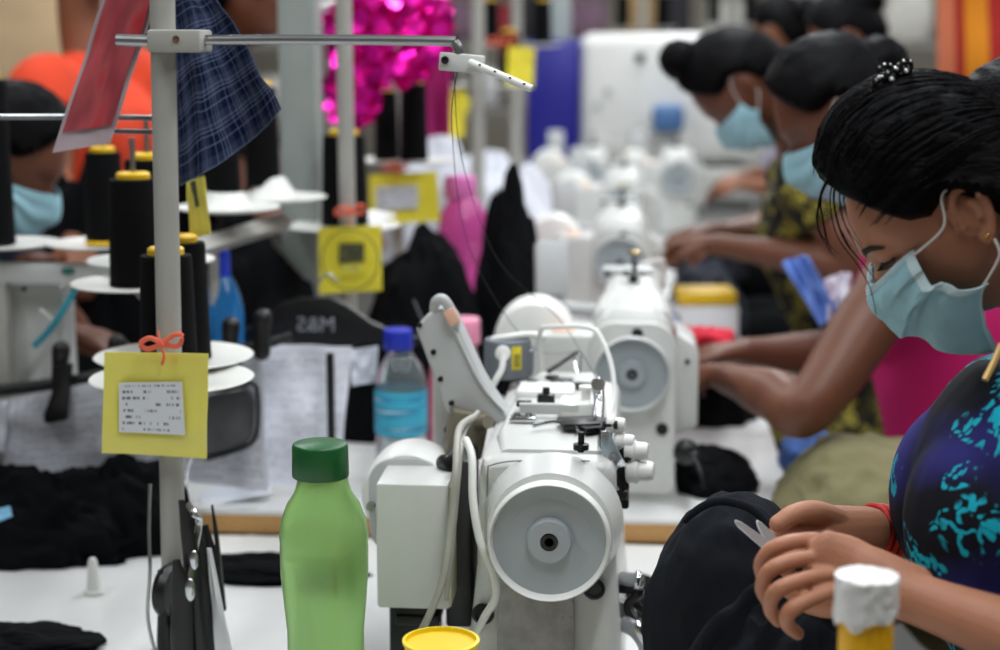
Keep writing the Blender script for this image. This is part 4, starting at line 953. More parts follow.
capped(b_, 220, 250, 277, 9.5, 2.62, capmat('royal_blue_cap', (30, 70, 220)), 20)
# yellow tube with a crumpled white cap, bottom right
c = P(867, 600, 1.24); zt_ = P(867, 572, 1.24).z; zj = P(867, 616, 1.24).z
yt = thing('glue_bottle', 'yellow bottle topped with crumpled white wrapping, nearest to camera at the right', 'bottle', (c.x, 1.24, .745))
G().lathe([(.018, .745), (.0205, .75), (.0205, zj - .02), (.0200, zj + .012), (.017, zj + .02), (.0001, zj + .02)], (c.x, 1.24, 0), seg=36).build('body', mat('bright_yellow_plastic', (248, 186, 14), .35, var=.03), yt)
def wrapf(d, p):
    k = 1 / max(.72, (d.x ** 2 + d.y ** 2) ** .5)
    return V((p.x * k * (1 + .07 * nz(d, 4, 2)), p.y * k * (1 + .07 * nz(d, 4, 3)), max(-.011 * (1 + .8 * nz((d.x, d.y, 0), 2.6, 8) - .55 * d.x), min(.021, p.z * 1.6)) * (1 + .06 * nz(d, 5, 4))))
G().ell((c.x - .0005, 1.24, (zt_ + zj) / 2 - .006), (.0235, .0235, (zt_ - zj) / 2 + .002), None, 60, 40, wrapf).build('white_wrapping', mat('crumpled_white_film', (235, 234, 232), .35, var=.03, bump=.8, bscale=90), yt)
# yellow cup at the bottom
c = P(441, 640, 1.5)
yc = thing('cup', 'yellow plastic cup whose rim peeps in at the bottom edge before the machine', 'cup', (c.x, 1.5, .745))
G().lathe([(.024, .746), (.034, c.z - .004), (.036, c.z - .002), (.036, c.z + .0005), (.033, c.z + .001), (.031, c.z - .012), (.022, .755), (.0001, .755)], (c.x, 1.5, 0), seg=40).build('cup_wall', mat('cup_yellow', (238, 206, 20), .4, var=.03), yc)
G().lathe([(.0335, c.z - .008), (.0325, c.z - .003), (.0001, c.z - .001)], (c.x, 1.5, 0), seg=40).build('lid', mat('cup_yellow2', (226, 190, 24), .5, var=.06), yc)

# ------------------------------------------------------------------ thread stands, cones
def cone_proto():
    r = thing('thread_cone', 'x', 'thread cone')
    G().lathe([(.020, 0), (.029, .002), (.0295, .006), (.0265, .125), (.0255, .129), (.018, .130), (.0001, .130)], seg=36).build('wound_thread', SPOOL, r, world=False)
    G().lathe([(.0165, .1285), (.0185, .1295), (.0185, .1355), (.0165, .1375), (.007, .138), (.006, .134), (.0001, .134)], seg=28).build('yellow_core_top', YELP, r, world=False)
    G().lathe([(.026, -.0005), (.030, 0), (.030, .004), (.026, .0045)], seg=28).build('core_base', SPOOL, r, world=False)
    return r
CONES = []; cone0 = cone_proto()
def cone(px, py, Y, label, group, k=1.0, kz=None, base=True):
    o = cone0 if not CONES else dup(cone0)
    o.location = P(px, py, Y); o.scale = (k, k, kz or k); o['label'] = label; o['group'] = group; CONES.append(o); return o
SAU = mat('off_white_saucer', (222, 222, 216), .4, var=.03)
def saucer(g, c, r): g.lathe([(r * .2, -.006), (r * .6, -.005), (r * .97, .000), (r, .002), (r * .985, .0035), (r * .6, -.0012), (r * .2, -.002), (.0001, -.002)], c, seg=56); return g
def stand(label, loc, z0, zt, r=.014, lean=0, extra=True):
    s = thing('thread_stand', label, 'thread stand', (loc[0], loc[1], z0))
    G().tube([V((loc[0] - lean * .5, loc[1], z0)), V((loc[0], loc[1], (z0 + zt) / 2)), V((loc[0] + lean * .5, loc[1], zt))], r, 24, 4).build('pole', POLE, s)
    G().lathe([(.035, 0), (.035, .006), (.018, .01), (.016, .03), (.0001, .03)], (loc[0] - lean * .5, loc[1], z0), seg=24).build('foot', POLE, s)
    return s
pc = P(171, 300, 1.90)
S1 = stand('tall grey thread stand nearest at left, with clamp and yellow tag', (pc.x, 1.90), .745, 2.1, .0142, .018)
cl = G().box(P(180, 41, 1.89), (.060, .056, .025), bev=.003).build('clamp', POLE, S1)
G().box(P(205, 41, 1.90) + V((-.004, 0, 0)), (.006, .056, .023), bev=.001).build('clamp_jaw', PLASTG, cl)
G().lathe([(.004, 0), (.0035, .002), (.0001, .001)], P(176, 39, 1.862), (0, -1, 0), 12).build('screw', mat('rust_dark', (96, 60, 44), .6), cl)
bar = G().cyl(P(117, 40, 1.885), P(150, 41, 1.885), .0068).tube([P(150, 40, 1.885), P(205, 40, 1.885), P(300, 39.5, 1.885), P(440, 41, 1.885), P(454, 43, 1.885), P(458, 50, 1.885), P(458, 58, 1.885)], [.0058] * 7, 14, 5).build('cross_bar', STEEL, S1)
R = Euler((0, .09, 0)).to_matrix()
br = G().box(P(462, 63, 1.885), (.050, .012, .020), R, bev=.002).build('eyelet_bracket', ENAMEL, S1)
G().lathe([(.0045, 0), (.0042, .003), (.002, .003), (.0001, .001)], P(445, 60, 1.878), (0, -1, 0), 14).build('screw', SCREWM, br)
er = G().cyl(P(469, 62, 1.874), P(532, 89, 1.85), .0042, .0042, 14, bev=.001).build('eyelet_rod', WHITEP, S1)
for u in (.18, .42, .66, .88): G().ell(P(469, 62, 1.874).lerp(P(532, 89, 1.85), u) + V((0, -.0036, .002)), (.0015, .0012, .0015), None, 10, 8).build('eyelet', SCREWM, er)
g = G().tube([P(-20, 117, 2.02), P(80, 117, 2.0), P(166, 118, 1.93)], .0035, 10).tube([P(105, 131, 1.98), P(166, 132, 1.92)], .003, 8)
G().tube([P(-20, 117, 2.02), P(80, 117, 2.0), P(166, 118, 1.93)], .0035, 10).build('side_rod', STEEL, S1)
G().tube([P(105, 131, 1.98), P(166, 132, 1.92)], .003, 8).build('side_rod', STEEL, S1)
G().tube([P(160, -10, 1.93), P(159, 100, 1.92), P(158, 160, 1.92)], .0052, 12).build('guide_rod', POLE, S1)
for (px, py, Y, r_, pinpx, pt) in ((137, 284, 2.19, .087, 136, 138), (151, 261, 2.32, .089, 147, 120), (172, 379, 1.96, .098, None, 0), (174, 357, 2.07, .100, None, 0)):
    q = P(px, py, Y); sa = saucer(G(), q, r_).build('saucer', SAU, S1)
    if pinpx: G().cyl((q.x, Y, q.z), (q.x, Y, P(pinpx, pt, Y).z), .0036, seg=12).lathe([(.0001, 0), (.008, .001), (.004, .006), (.0001, .007)], (q.x, Y, q.z + .135), seg=12).build('pin', STEEL, sa)
    G().tube([V((q.x, Y, q.z - .008)), V((q.x * .5 + pc.x * .5, Y * .5 + 1.9 * .5, q.z - .009)), V((pc.x, 1.90, q.z - .010))], (.006), 10).build('saucer_arm', POLE, sa)
GC = 'black thread cones on the nearest stand'
cone(137, 284, 2.19, 'black thread cone with yellow top and tall pin, frontmost of the upper pair', GC, 1.2, 1.08)
cone(151, 261, 2.32, 'black thread cone half hidden behind the pole, rear one of the upper pair', GC, 1.2, 1.10)
cone(170, 379, 1.96, 'black thread cone behind the pole just above the yellow tag', GC, 1.16, 1.16)
cone(184, 357, 2.07, 'black thread cone on the rear lower saucer, right of the pole', GC, 1.16, 1.13)
# pole 2 and what it carries
pc2 = P(348, 300, 2.90)
S2 = stand('second grey thread stand with square yellow tag and one black cone', (pc2.x, 2.90), .78, 2.3, .0142, -.006)
for (px, py, Y, r_) in ((342, 226, 3.03, .106), (341, 217, 3.2, .105)):
    q = P(px, py, Y); sa = saucer(G(), q, r_).build('saucer', SAU, S2); G().tube([V((q.x, Y, q.z - .008)), V((pc2.x, 2.9, q.z - .010))], .006, 8).build('saucer_arm', POLE, sa)
cone(345, 224, 3.06, 'wide black thread cone behind the second stand, two yellow rings on top', 'black thread cones on farther stands', 1.45, 1.25)
# left beam stand with cone, right hand pair
YB = 2.47
s = thing('thread_stand', 'blurred grey beam with two white saucers at the left frame edge', 'thread stand', (P(60, 273, YB).x, YB, .74))
G().box(P(40, 273, YB), (.40, .03, .030), bev=.003).build('beam', ENAMEL2, s)
G().box((-.96, YB, (.741 + P(0, 280, YB).z) / 2), (.03, .03, P(0, 280, YB).z - .741), bev=.003).build('post', POLE, s)
G().ell(P(68, 271, YB - .017), (.011, .004, .005), None, 14, 8).build('teal_mark', mat('teal_paint', (30, 110, 105), .5), s)
for px in (8, 98): saucer(G(), P(px, 244, 2.50), .078).build('saucer', SAU, s); 
G().cyl(P(103, 160, 2.5), P(103, 135, 2.5), .004).build('pin', STEEL, s)
cone(106, 243, 2.50, 'black thread cone with yellow top and yellow base on the white saucer at left', 'black thread cones on farther stands', 1.0, 1.06)
G().lathe([(.026, -.0005), (.031, 0), (.031, .005), (.026, .0055)], seg=28).build('yellow_base_ring', YELP, CONES[-1], world=False)
cone(-6, 243, 2.50, 'black thread cone cut by the left frame edge', 'black thread cones on farther stands', 1.1, 1.9)
s = thing('thread_stand', 'grey slanted thread stand arm with ribbed white cone holders, right of the nearest pole', 'thread stand', (P(210, 240, 2.6).x, 2.6, .78))
bx0, bx1 = P(190, 250, 2.45), P(284, 222, 2.85)
G().tube([bx0, bx1], [(.022, .016), (.022, .016)], 4, 1).build('arm_beam', POLE, s, smooth=False)
G().cyl((P(214, 270, 2.6).x, 2.6, .78), (P(214, 270, 2.6).x, 2.6, P(214, 240, 2.6).z), .008).build('post', POLE, s)
for px, py, Y, r_ in ((228, 208, 2.60, .082), (276, 198, 2.80, .085)):
    q = P(px, py, Y); sa = saucer(G(), q, r_).build('saucer', SAU, s)
    rr = []
    for z, k in ((0, .044), (.02, .03), (.034, .022), (.036, .016)): rr.append([(q.x - .006 + k * (1 + .04 * (j % 2)) * math.cos(j * PI / 16), Y + k * (1 + .04 * (j % 2)) * math.sin(j * PI / 16), q.z + z) for j in range(32)])
    G().rings(rr).build('cone_holder', WHITEP, sa)
cone(224, 192, 2.60, 'short black thread cone on ribbed white holder below the plaid cloth', 'black thread cones on farther stands', .9, .75)
cone(263, 185, 2.80, 'tall black thread cone with white tip right of the plaid cloth', 'black thread cones on farther stands', .95, 1.25)
# further stands along the row
S3 = stand('third grey thread stand between magenta tinsel and yellow tag, two black cones beside it', (P(398, 250, 3.7).x, 3.7), .78, 2.2, .0142)
q = P(398, 160, 3.7)
for dx in (-.05, .07): saucer(G(), (q.x + dx, 3.68, q.z), .07).build('saucer', SAU, S3)
cone(388, 160, 3.70, 'blurred black cone left of the third stand pole under the tinsel', 'black thread cones on farther stands', 1.0, 1.15)
cone(414, 160, 3.62, 'blurred black cone right of the third stand pole under the tinsel', 'black thread cones on farther stands', 1.05, 1.25)
k = 0
LBL = ['blurred grey thread stand beside the far yellow tags', 'blurred thread stand in front of the blue cabinet end', 'far thread stand above the fourth machine', 'far pale thread stand behind the hair bun']
for px, Y, tp in ((478, 4.9, 2.2), (516, 5.9, 2.2), (640, 7.9, 2.2), (728, 8.6, 2.2)):
    c = P(px, 200, Y); s = stand(LBL[k], (c.x, Y), .78 if Y < 6 else 0, tp, .02)
    zz = P(px, (85, 45, 28, 24)[k], Y).z
    for dx in (-.09, .09): saucer(G(), (c.x + dx, Y, zz), .07).build('saucer', SAU, s)
    for dx in (-.09, .09):
        o = dup(cone0); o.location = (c.x + dx, Y, zz); o.scale = (1.1, 1.1, 1.15); o['group'] = 'black thread cones on farther stands'
        o['label'] = ('blurred black thread cone, %s on the %s' % ('left' if dx < 0 else 'right', ['stand beside the far yellow tags', 'stand before the blue cabinet', 'stand above the fourth machine', 'stand behind the high hair bun'][k]))
        CONES.append(o)
    k += 1
post = G().box((0, 0, 1.89), (.068, .068, 2.22), bev=.004)
c = P(303, 200, 3.12)
o = G().box((c.x, 3.12, 1.89), (.068, .068, 2.218), bev=.004).build('support_post', POST, None); o['label'] = 'square grey-green post rising behind the second thread stand'; o['category'] = 'post'
o = G().box((P(560, 20, 7.4).x, 7.4, 1.5), (.09, .09, 3.0), bev=.004).build('support_post', POST, None); tag(o, 'thin far post rising behind the blue cabinet', 'post')
o = G().box((P(788, 60, 9).x, 9.4, 1.5), (.09, .09, 3.0), bev=.004).build('support_post', POST, None); tag(o, 'thin far post behind the dark heads at right', 'post')

# ------------------------------------------------------------------ yellow tags
YTAG = mat('yellow_card', (224, 214, 96), .5, var=.04, scale=20, coat=.5); YTAG2 = mat('bright_yellow_card', (238, 222, 60), .6, var=.04)
PEN = mat('pen_ink', (50, 56, 40), .6)
TXT = printed('tag_print', (206, 208, 212), (60, 64, 76), 8, 30, .85, 0, margin=.05)
TXT2 = printed('tag_dark_print', (70, 72, 50), (180, 176, 110), 5, 24, .6, 0, margin=.08)
TXT3 = printed('tag_words', (222, 214, 96), (70, 74, 50), 1, 26, .9, 0, margin=0)
def tagcard(label, corners, Y, m, insert=None, bow=None, group=None, clearm=False):
    cs = [P(x, y, Y) for x, y in corners]; ctr = sum(cs, V((0, 0, 0))) / 4
    r = thing('hanging_tag', label, 'tag', cs[0].lerp(cs[1], .5), group=group)
    quadsheet(cs, 10, 10, .002, .004, .0016, seed=len(label)).build('card', m, r)
    if insert:
        ins, im = insert; c2_ = [P(x, y, Y - .004) for x, y in ins]
        quadsheet(c2_, 8, 8, .001, .001, .0008).build('printed_insert', im, r)
    if bow:
        bx_, by_, s_ = bow; b = lambda dx, dy, dY=0: P(bx_ + dx * s_, by_ + dy * s_, Y - .012 + dY)
        g = G()
        g.tube([b(0, 0), b(-12, -6, -.004), b(-22, 0, -.002), (b(-14, 5, .0)), b(0, 0)], [(.0012, .003)] * 5, 8, 5, flat=(0, 0, 1))
        g.tube([b(0, 0), b(12, -9, -.004), b(20, -8, -.002), b(16, 2, 0), b(0, 0)], [(.0012, .003)] * 5, 8, 5, flat=(0, 0, 1))
        g.tube([b(-4, -12, .02), b(-2, -4), b(0, 4), b(2, 12), b(0, 20, .004)], [(.0012, .003)] * 5, 8, 4)
        g.ell(b(0, 1), (.004, .003, .004), None, 10, 8)
        g.build('ribbon_bow', ORNG, r)
    return r
t1 = tagcard('yellow tag in clear sleeve with white printed slip, tied to the nearest pole', ((105, 352), (208, 354), (206, 459), (102, 453)), 1.862, YTAG, (((119, 383), (182, 382), (185, 435), (119, 432)), TXT), (162, 344, 1.0))
t2 = tagcard('square yellow tag with pen circle and dark printed sticker on second pole', ((318, 228), (381, 226), (382, 291), (319, 294)), 2.87, YTAG2, (((339, 244), (364, 243), (364, 262), (339, 263)), TXT2), (350, 212, .7))
cc = P(350, 260, 2.85); R_ = 29 / (1700 / 2.87)
G().tube([cc + V((R_ * math.cos(a * PI / 12), 0, R_ * 1.05 * math.sin(a * PI / 12))) for a in range(24)], .0011, 6, 3, closed=True).build('pen_circle', PEN, t2)
quadsheet([P(343, 265, 2.852), P(361, 265, 2.852), P(361, 271, 2.852), P(343, 271, 2.852)], 2, 2).build('small_print', TXT3, t2)
tagcard('blurred yellow tag with grey printed slip behind the magenta bottle cap', ((369, 175), (437, 171), (440, 221), (370, 225)), 3.62, YTAG2, (((376, 187), (418, 185), (418, 208), (376, 211)), TXT), (396, 168, .6))
tagcard('yellow tag turned edge-on behind the nearest pole, dark slip on it', ((186, 182), (204, 176), (210, 234), (190, 240)), 2.1, YTAG, (((190, 182), (195, 180), (199, 206), (196, 208)), mat('dark_slip', (70, 72, 56), .6)))
tagcard('far yellow tag with coral ribbon left of the blue cabinet', ((508, 46), (535, 48), (533, 88), (506, 84)), 4.85, YTAG2, None, (502, 42, .7))
tagcard('narrow yellow tag hanging below the steel eyelet bracket, blurred', ((446, 88), (466, 90), (464, 138), (448, 136)), 4.88, YTAG2)
tagcard('small far yellow tag partly behind the stand pole, above white papers', ((452, 98), (470, 98), (468, 112), (452, 112)), 5.6, YTAG2)

# ------------------------------------------------------------------ plaid cloth, red card
pl = thing('cloth', 'navy and white plaid cloth hanging behind the clamp of the nearest stand', 'cloth', P(190, 10, 1.95))
c4_ = [P(164, -40, 1.955), P(196, -34, 1.955), P(285, 107, 1.97), P(176, 186, 1.975)]
def plf(u, v):
    p = (c4_[0] * (1 - u) + c4_[1] * u) * (1 - v) + (c4_[3] * (1 - u) + c4_[2] * u) * v
    p = p + V((0, .022 * v * math.sin(u * 9 + v * 2) * (1 - .2 * u), 0)) + V((.004, 0, .008)) * nz((u * 3, v * 3, 0), 1.5, 3)
    if v > .8: p += V((0, 0, -.02 * math.sin(PI * u) * (v - .8) / .2 * .6))
    return p
G().sheet(plf, 70, 60, .0015).build('plaid_sheet', plaid('navy_plaid', (16, 26, 60), (150, 164, 196), 6), pl)
G().box(P(180, -38, 1.93), (.04, .09, .012), bev=.002).build('holding_clip', BLACKP, pl)
rc = thing('card', 'red printed card in a clear plastic sleeve hanging from the stand', 'card', P(130, 0, 1.87))
cs = [P(112, -30, 1.96), P(166, -30, 1.96), P(110, 143, 1.95), P(52, 153, 1.95)]
m, t, bs = nt('red_print'); uv = N(t, 'ShaderNodeUVMap'); n = N(t, 'ShaderNodeTexNoise', i_Scale=2.4, i_Detail=1.0); t.links.new(uv.outputs[0], n.inputs['Vector'])
r_ = ramp(t, [(.35, lin((150, 52, 64))), (.55, lin((184, 74, 82))), (.66, lin((196, 44, 54)))]); t.links.new(n.outputs[0], r_.inputs[0]); t.links.new(r_.outputs[0], bs.inputs['Base Color']); bs.inputs['Roughness'].default_value = .5
bs.inputs['Coat Weight'].default_value = .8
sl = mat('clear_sleeve_edge', (186, 170, 176), .25, var=.05, spec=.6)
quadsheet(cs, 12, 20, .004, .006, .001).build('plastic_sleeve', sl, rc)
inn = [cs[0].lerp(cs[1], .09), cs[0].lerp(cs[1], .90), cs[3].lerp(cs[2], .93) + (cs[1] - cs[2]) * .11, cs[3].lerp(cs[2], .07) + (cs[0] - cs[3]) * .11]
quadsheet([q + V((0, -.0022, 0)) for q in inn], 12, 20, .004, .006, .001).build('printed_card', m, rc)
G().tube([P(139, -32, 1.96), P(150, -60, 1.94), P(168, -70, 1.915)], .0015, 6).build('string', ELAS, rc)

# ------------------------------------------------------------------ hanger rail, hangers, papers, bag
RP1 = printed('printed_form', (218, 220, 230), (70, 76, 104), 24, 90, .55, 12, margin=.04)
RP2 = printed('printed_form_faint', (222, 224, 234), (110, 116, 140), 22, 80, .45, 11, margin=.03)
hr = thing('hanger_rail', 'black rail running behind the nearest stand, carrying clipped papers', 'rail', (P(150, 372, 2.42).x, 2.42, .78))
G().tube([P(-30, 394, 2.42), P(60, 383, 2.42), P(140, 368, 2.42), P(240, 350, 2.44), P(292, 336, 2.46)], [.009, .0095, .0095, .009, .007], 14, 5).build('rail_bar', BLACKP, hr)
for px, py in ((60, 350), (116, 343), (230, 326), (262, 318)):
    G().tube([P(px, py + 34, 2.42), P(px, py + 16, 2.42), P(px + 1, py, 2.42)], [.013, .012, .014], 14, 4, round_end=True).build('rail_knob', BLACKP, hr)
for x in (-.75, -.45): 
    q = P(100, 372, 2.42)
    zz = P(100, 380, 2.42).z if x < -.6 else P(240, 352, 2.44).z
    G().cyl((x, 2.44, .782), (x, 2.44, zz), .006).build('rail_post', BLACKP, hr)
cp = thing('clip', 'black peg clipping the printed sheets to the rail at left', 'clip', P(60, 380, 2.40))
G().prism([(P(x, y, 2.4).x, P(x, y, 2.4).z) for x, y in ((52, 366), (71, 364), (69, 392), (66, 420), (45, 424), (43, 416), (52, 392))], 'Y', 2.398, 2.412, bev=.002).build('jaw', BLACKP, cp)
def paper(label, corners, m, bend=0, wav=.012, seed=0, name='paper_sheet', group='printed sheets clipped along the rail'):
    cs_ = [P(*q) for q in corners]; o = sum(cs_, V((0, 0, 0))) / 4
    x = quadsheet(cs_, 24, 24, bend, wav, .0006, seed).build(name, m, None, off=tuple(o)); return tag(x, label, 'paper', group)
paper('large printed sheet hanging under the black peg, left half', ((10, 398, 2.415), (160, 368, 2.415), (150, 474, 2.42), (2, 474, 2.42)), RP1, 0, .012, 1)
paper('printed sheet behind the nearest yellow tag, lower edge on the table', ((150, 372, 2.425), (262, 348, 2.43), (268, 492, 2.44), (150, 478, 2.44)), RP1, 0, .014, 2)
paper('plain grey-white sheet at left frame edge, partly cut off', ((-30, 405, 2.41), (8, 400, 2.41), (4, 452, 2.41), (-30, 456, 2.41)), RP2, 0, .006, 3)
paper('printed sheet lying below the hanging ones, half under black cloth', ((-10, 466, 2.44), (150, 476, 2.44), (160, 512, 2.425), (-10, 520, 2.43)), RP2, 0, .004, 4)
paper('wide sheet with handwriting rising right of the nearest tag', ((262, 344, 2.50), (352, 346, 2.54), (340, 488, 2.52), (256, 486, 2.47)), RP2, 0, .016, 5)
paper('curled white sheet corner lying on the table edge', ((198, 494, 2.47), (262, 474, 2.52), (274, 492, 2.47), (204, 507, 2.44)), mat('plain_paper', (222, 224, 232), .8, var=.02), 0, .003, 6)
paper('slim folded sheet behind the second pole, next to blue-capped bottle', ((350, 350, 2.58), (378, 346, 2.62), (376, 382, 2.62), (352, 386, 2.58)), RP2, 0, .006, 7)
# M&S hanger, seen from behind
hg = thing('clothes_hanger', 'black plastic hanger with mirrored white letters left of the second pole', 'hanger', P(316, 330, 2.66))
poly = [(232, 334), (252, 326), (280, 304), (300, 298), (330, 297), (346, 304), (372, 322), (400, 334), (430, 338), (428, 346), (396, 344), (366, 342), (345, 348), (290, 348), (262, 340), (236, 344)]
G().prism([(P(x, y, 2.66).x, P(x, y, 2.66).z) for x, y in poly], 'Y', 2.655, 2.668, bev=.002).build('hanger_body', BLACKP, hg)
G().tube([P(318, 300, 2.66), P(318, 284, 2.66), P(328, 274, 2.66), P(338, 282, 2.66)], .0022, 8).build('hook', STEEL, hg)
G().tube([P(414, 300, 2.66), P(424, 322, 2.66), P(436, 333, 2.66), P(452, 336, 2.66)], .0018, 8).build('wire_clip', STEEL, hg)
def lettering(body, size, loc, mirror, parent, m, name='lettering'):
    cu = bpy.data.curves.new(name, 'FONT'); cu.body = body; cu.size = size; cu.align_x = 'CENTER'; cu.align_y = 'CENTER'; cu.extrude = .0004
    ob = bpy.data.objects.new(name, cu); COL.objects.link(ob); ob.parent = parent; ob.location = V(loc) - origin(parent)
    cu.materials.append(m); bpy.context.view_layer.update()
    me = bpy.data.meshes.new_from_object(ob.evaluated_get(bpy.context.evaluated_depsgraph_get())); l_ = ob.location.copy(); bpy.data.objects.remove(ob)
    ob = bpy.data.objects.new(name, me); COL.objects.link(ob); ob.parent = parent; ob.location = l_
    if not me.materials: me.materials.append(m)
    ob.rotation_euler = (PI / 2, 0, PI if mirror else 0); return ob
WL = mat('grey_letter_ink', (150, 152, 156), .5)
lettering('M&S', .034, P(316, 325, 2.654), True, hg, WL)
lettering('LONDON', .008, P(316, 341, 2.654), True, hg, WL) if False else None
bg_ = thing('plastic_bag', 'dark translucent plastic pouch hanging right of the nearest yellow tag', 'bag', P(230, 352, 2.41))
BAGM = mat('dark_smoky_plastic', (58, 60, 64), .25, var=.25, scale=20, bump=.4, bscale=40, spec=.7)
pb = [(206, 396), (250, 385), (257, 398), (255, 436), (246, 444), (222, 455), (204, 458)]
G().prism([(P(x, y, 2.40).x, P(x, y, 2.40).z) for x, y in pb], 'Y', 2.385, 2.41, bev=.006, seg=3).build('pouch', BAGM, bg_)
G().tube([P(205, 391, 2.38), P(230, 388, 2.38), P(252, 383, 2.38), P(258, 398, 2.38), P(256, 436, 2.38), P(240, 449, 2.38), P(206, 459, 2.38)], .0035, 8).build('piping', BLACKP, bg_)
G().tube([P(215, 392, 2.39), P(218, 362, 2.405), P(228, 350, 2.43), P(240, 362, 2.405), P(244, 388, 2.39)], .0025, 8).build('loop', BLACKP, bg_)
G().tube([P(192, 459, 2.2), P(187, 475, 2.15), P(190, 498, 2.08), P(192, 505, 2.06)], .0012, 6).build('wire', STEEL, bg_)
# bundle of black clip hangers by the pole foot
bh = thing('hanger_bundle', 'bundle of black clip hangers and wires around the foot of the nearest pole', 'hangers', P(188, 650, 1.84))
random.seed(12)
for i, (x0, y0, x1, y1, w_, Y) in enumerate(((181, 500, 200, 650, 9, 1.83), (192, 510, 208, 655, 8, 1.85), (205, 525, 214, 660, 10, 1.87), (212, 505, 224, 610, 3, 1.88), (176, 560, 184, 670, 12, 1.82), (160, 570, 166, 680, 8, 1.86), (196, 560, 196, 670, 12, 1.84))):
    a, b2 = P(x0, y0, Y), P(x1, y1, Y); k_ = w_ / 900
    G().tube([a, a.lerp(b2, .3) + V((k_ * .3, 0, 0)), a.lerp(b2, .7), b2], [(k_ * .35, .003), (k_ * .9, .004), (k_, .006), (k_ * .9, .006)], 8, 5, flat=(0, 1, 0)).build('hanger_arm', BLACKP, bh)
G().tube([P(150, 484, 1.86), P(149, 530, 1.85), P(150, 570, 1.84), P(148, 620, 1.84), P(160, 668, 1.84)], .0022, 8).build('hanger_wire', STEEL, bh)
G().tube([P(189, 505, 1.85), P(195, 515, 1.83), P(199, 522, 1.84), P(193, 560, 1.83), P(190, 590, 1.82)], .004, 8).ell(P(190, 590, 1.815), (.006, .004, .014), None, 10, 8).ell(P(194, 560, 1.815), (.005, .004, .012), None, 10, 8).build('chrome_clip', CHROME, bh)
quadsheet([P(207, 548, 1.85), P(211, 548, 1.85), P(234, 660, 1.85), P(216, 664, 1.85)], 4, 10, 0, .004).build('white_strip', PAPER, bh)
G().lathe([(.0001, 0), (.03, .002), (.034, .01), (.03, .018), (.0001, .02)], P(163, 590, 1.88), (1, -.25, 0), 24).build('round_clip', BLACKP, bh)
# white peg on the table
q = Q(94, 594, .745)
o = G().lathe([(.013, .745), (.0135, .747), (.0125, .751), (.0095, .752), (.0078, .775), (.0062, .790), (.004, .7945), (.0001, .796)], (0, 0, 0), seg=24)
for v_ in o.v: v_ += V((q.x, q.y, 0))
tag(o.build('cone_peg', WHITEP, None, off=(q.x, q.y, .745)), 'small white plastic peg standing on the table by the black pile', 'peg')

# ------------------------------------------------------------------ garment heaps
def heap(label, px, py, Y, rx, ry, rz, seed, m=BLACKC, floor=.7455, fold=.13, name='garment', cat='garment', group=None, lift=0, **kw):
    c = P(px, py, Y); c = V((c.x, Y, (floor if not lift else c.z)))
    g = lump(c, (rx, ry, rz), seed, fold, floor, **kw); o = g.build(name, m, None, off=(c.x, Y, floor)); return tag(o, label, cat, group)
GG = 'black garments heaped on the nearest table'
heap('black garment heap with small blue label at left edge of nearest table', 30, 560, 2.30, .165, .085, .125, 21, group=GG, seg=120, rng=80)
heap('black garment heap beside the nearest pole, right of the labelled heap', 120, 540, 2.34, .12, .06, .13, 22, group=GG, seg=110, rng=70)
heap('flat black garment lying behind the green bottle', 262, 560, 2.22, .14, .05, .028, 23, group=GG, seg=90, rng=50)
heap('flat dark fabric lying behind the big machine, left of the garment held', 640, 560, 2.14, .06, .10, .022, 24, group=GG)
heap('black cloth corner at bottom left of the picture', 22, 640, 1.93, .10, .06, .022, 25, group=GG, seg=100, rng=60)
lb = quadsheet([P(-8, 510, 2.20), P(10, 506, 2.20), P(12, 516, 2.19), P(-4, 523, 2.19)], 4, 4).build('care_label', mat('pale_blue_label', (130, 190, 224), .6, var=.2, scale=80), None, off=tuple(P(2, 515, 2.195))); tag(lb, 'small pale blue label sticking to the black heap at left', 'label')
for px, py, Y, rx, ry, rz, fl, sd, lb_ in (
    (250, 330, 3.0, .16, .14, .36, .78, 31, 'black garment mass behind the blue bottle and slanted stand arm'),
    (425, 330, 3.3, .13, .14, .32, .78, 32, 'black garment mass behind the square yellow tag'),
    (510, 330, 3.35, .075, .10, .43, .78, 33, 'peaked black garment standing between magenta bottle and machines'),
    (385, 440, 2.9, .10, .05, .20, .78, 34, 'black garment behind the clear water bottle'),
    (716, 420, 2.62, .07, .09, .06, .78, 35, 'black garment on second table right of the machine'),
    (712, 320, 3.12, .085, .11, .165, .78, 36, 'black garment on table beyond the red hair tie'),
    (706, 230, 4.1, .10, .20, .15, .78, 37, 'folded blackish garment under the arms of the patterned dress woman'),
    (712, 190, 4.95, .10, .15, .15, .78, 38, 'dark navy garment pile beside the fourth machine'),
    (30, 360, 2.75, .30, .10, .22, .74, 39, 'black garment mass below the left beam'),
    (92, 220, 3.24, .14, .10, .52, .74, 40, 'black garment heap below the red card in the background')):
    heap(lb_, px, py, Y, rx, ry, rz, sd, floor=fl, group='black garments farther along the rows', m=(mat('dark_navy_fabric', (26, 30, 44), .9, var=.2) if sd in (37, 38) else BLACKC), seg=60, rng=40, fold=.11)
for px, py, Y, rx, ry, rz, fl, sd, lb_ in (
    (520, 160, 4.6, .12, .14, .34, .78, 51, 'white fabric pile left of the fourth machine, blurred'),
    (480, 150, 5.2, .16, .14, .34, .78, 52, 'white paper and fabric heap under the far yellow tags'),
    (556, 190, 4.2, .05, .10, .24, .78, 53, 'slim white cloth hanging beside the blue cabinet end'),
    (430, 150, 5.6, .2, .14, .42, .74, 54, 'pale grey cloth heap behind the third stand')):
    heap(lb_, px, py, Y, rx, ry, rz, sd, floor=fl, group='white fabric heaps farther back', m=mat('white_cotton', (226, 228, 238), .9, var=.04), seg=50, rng=36, fold=.12, cat='fabric')
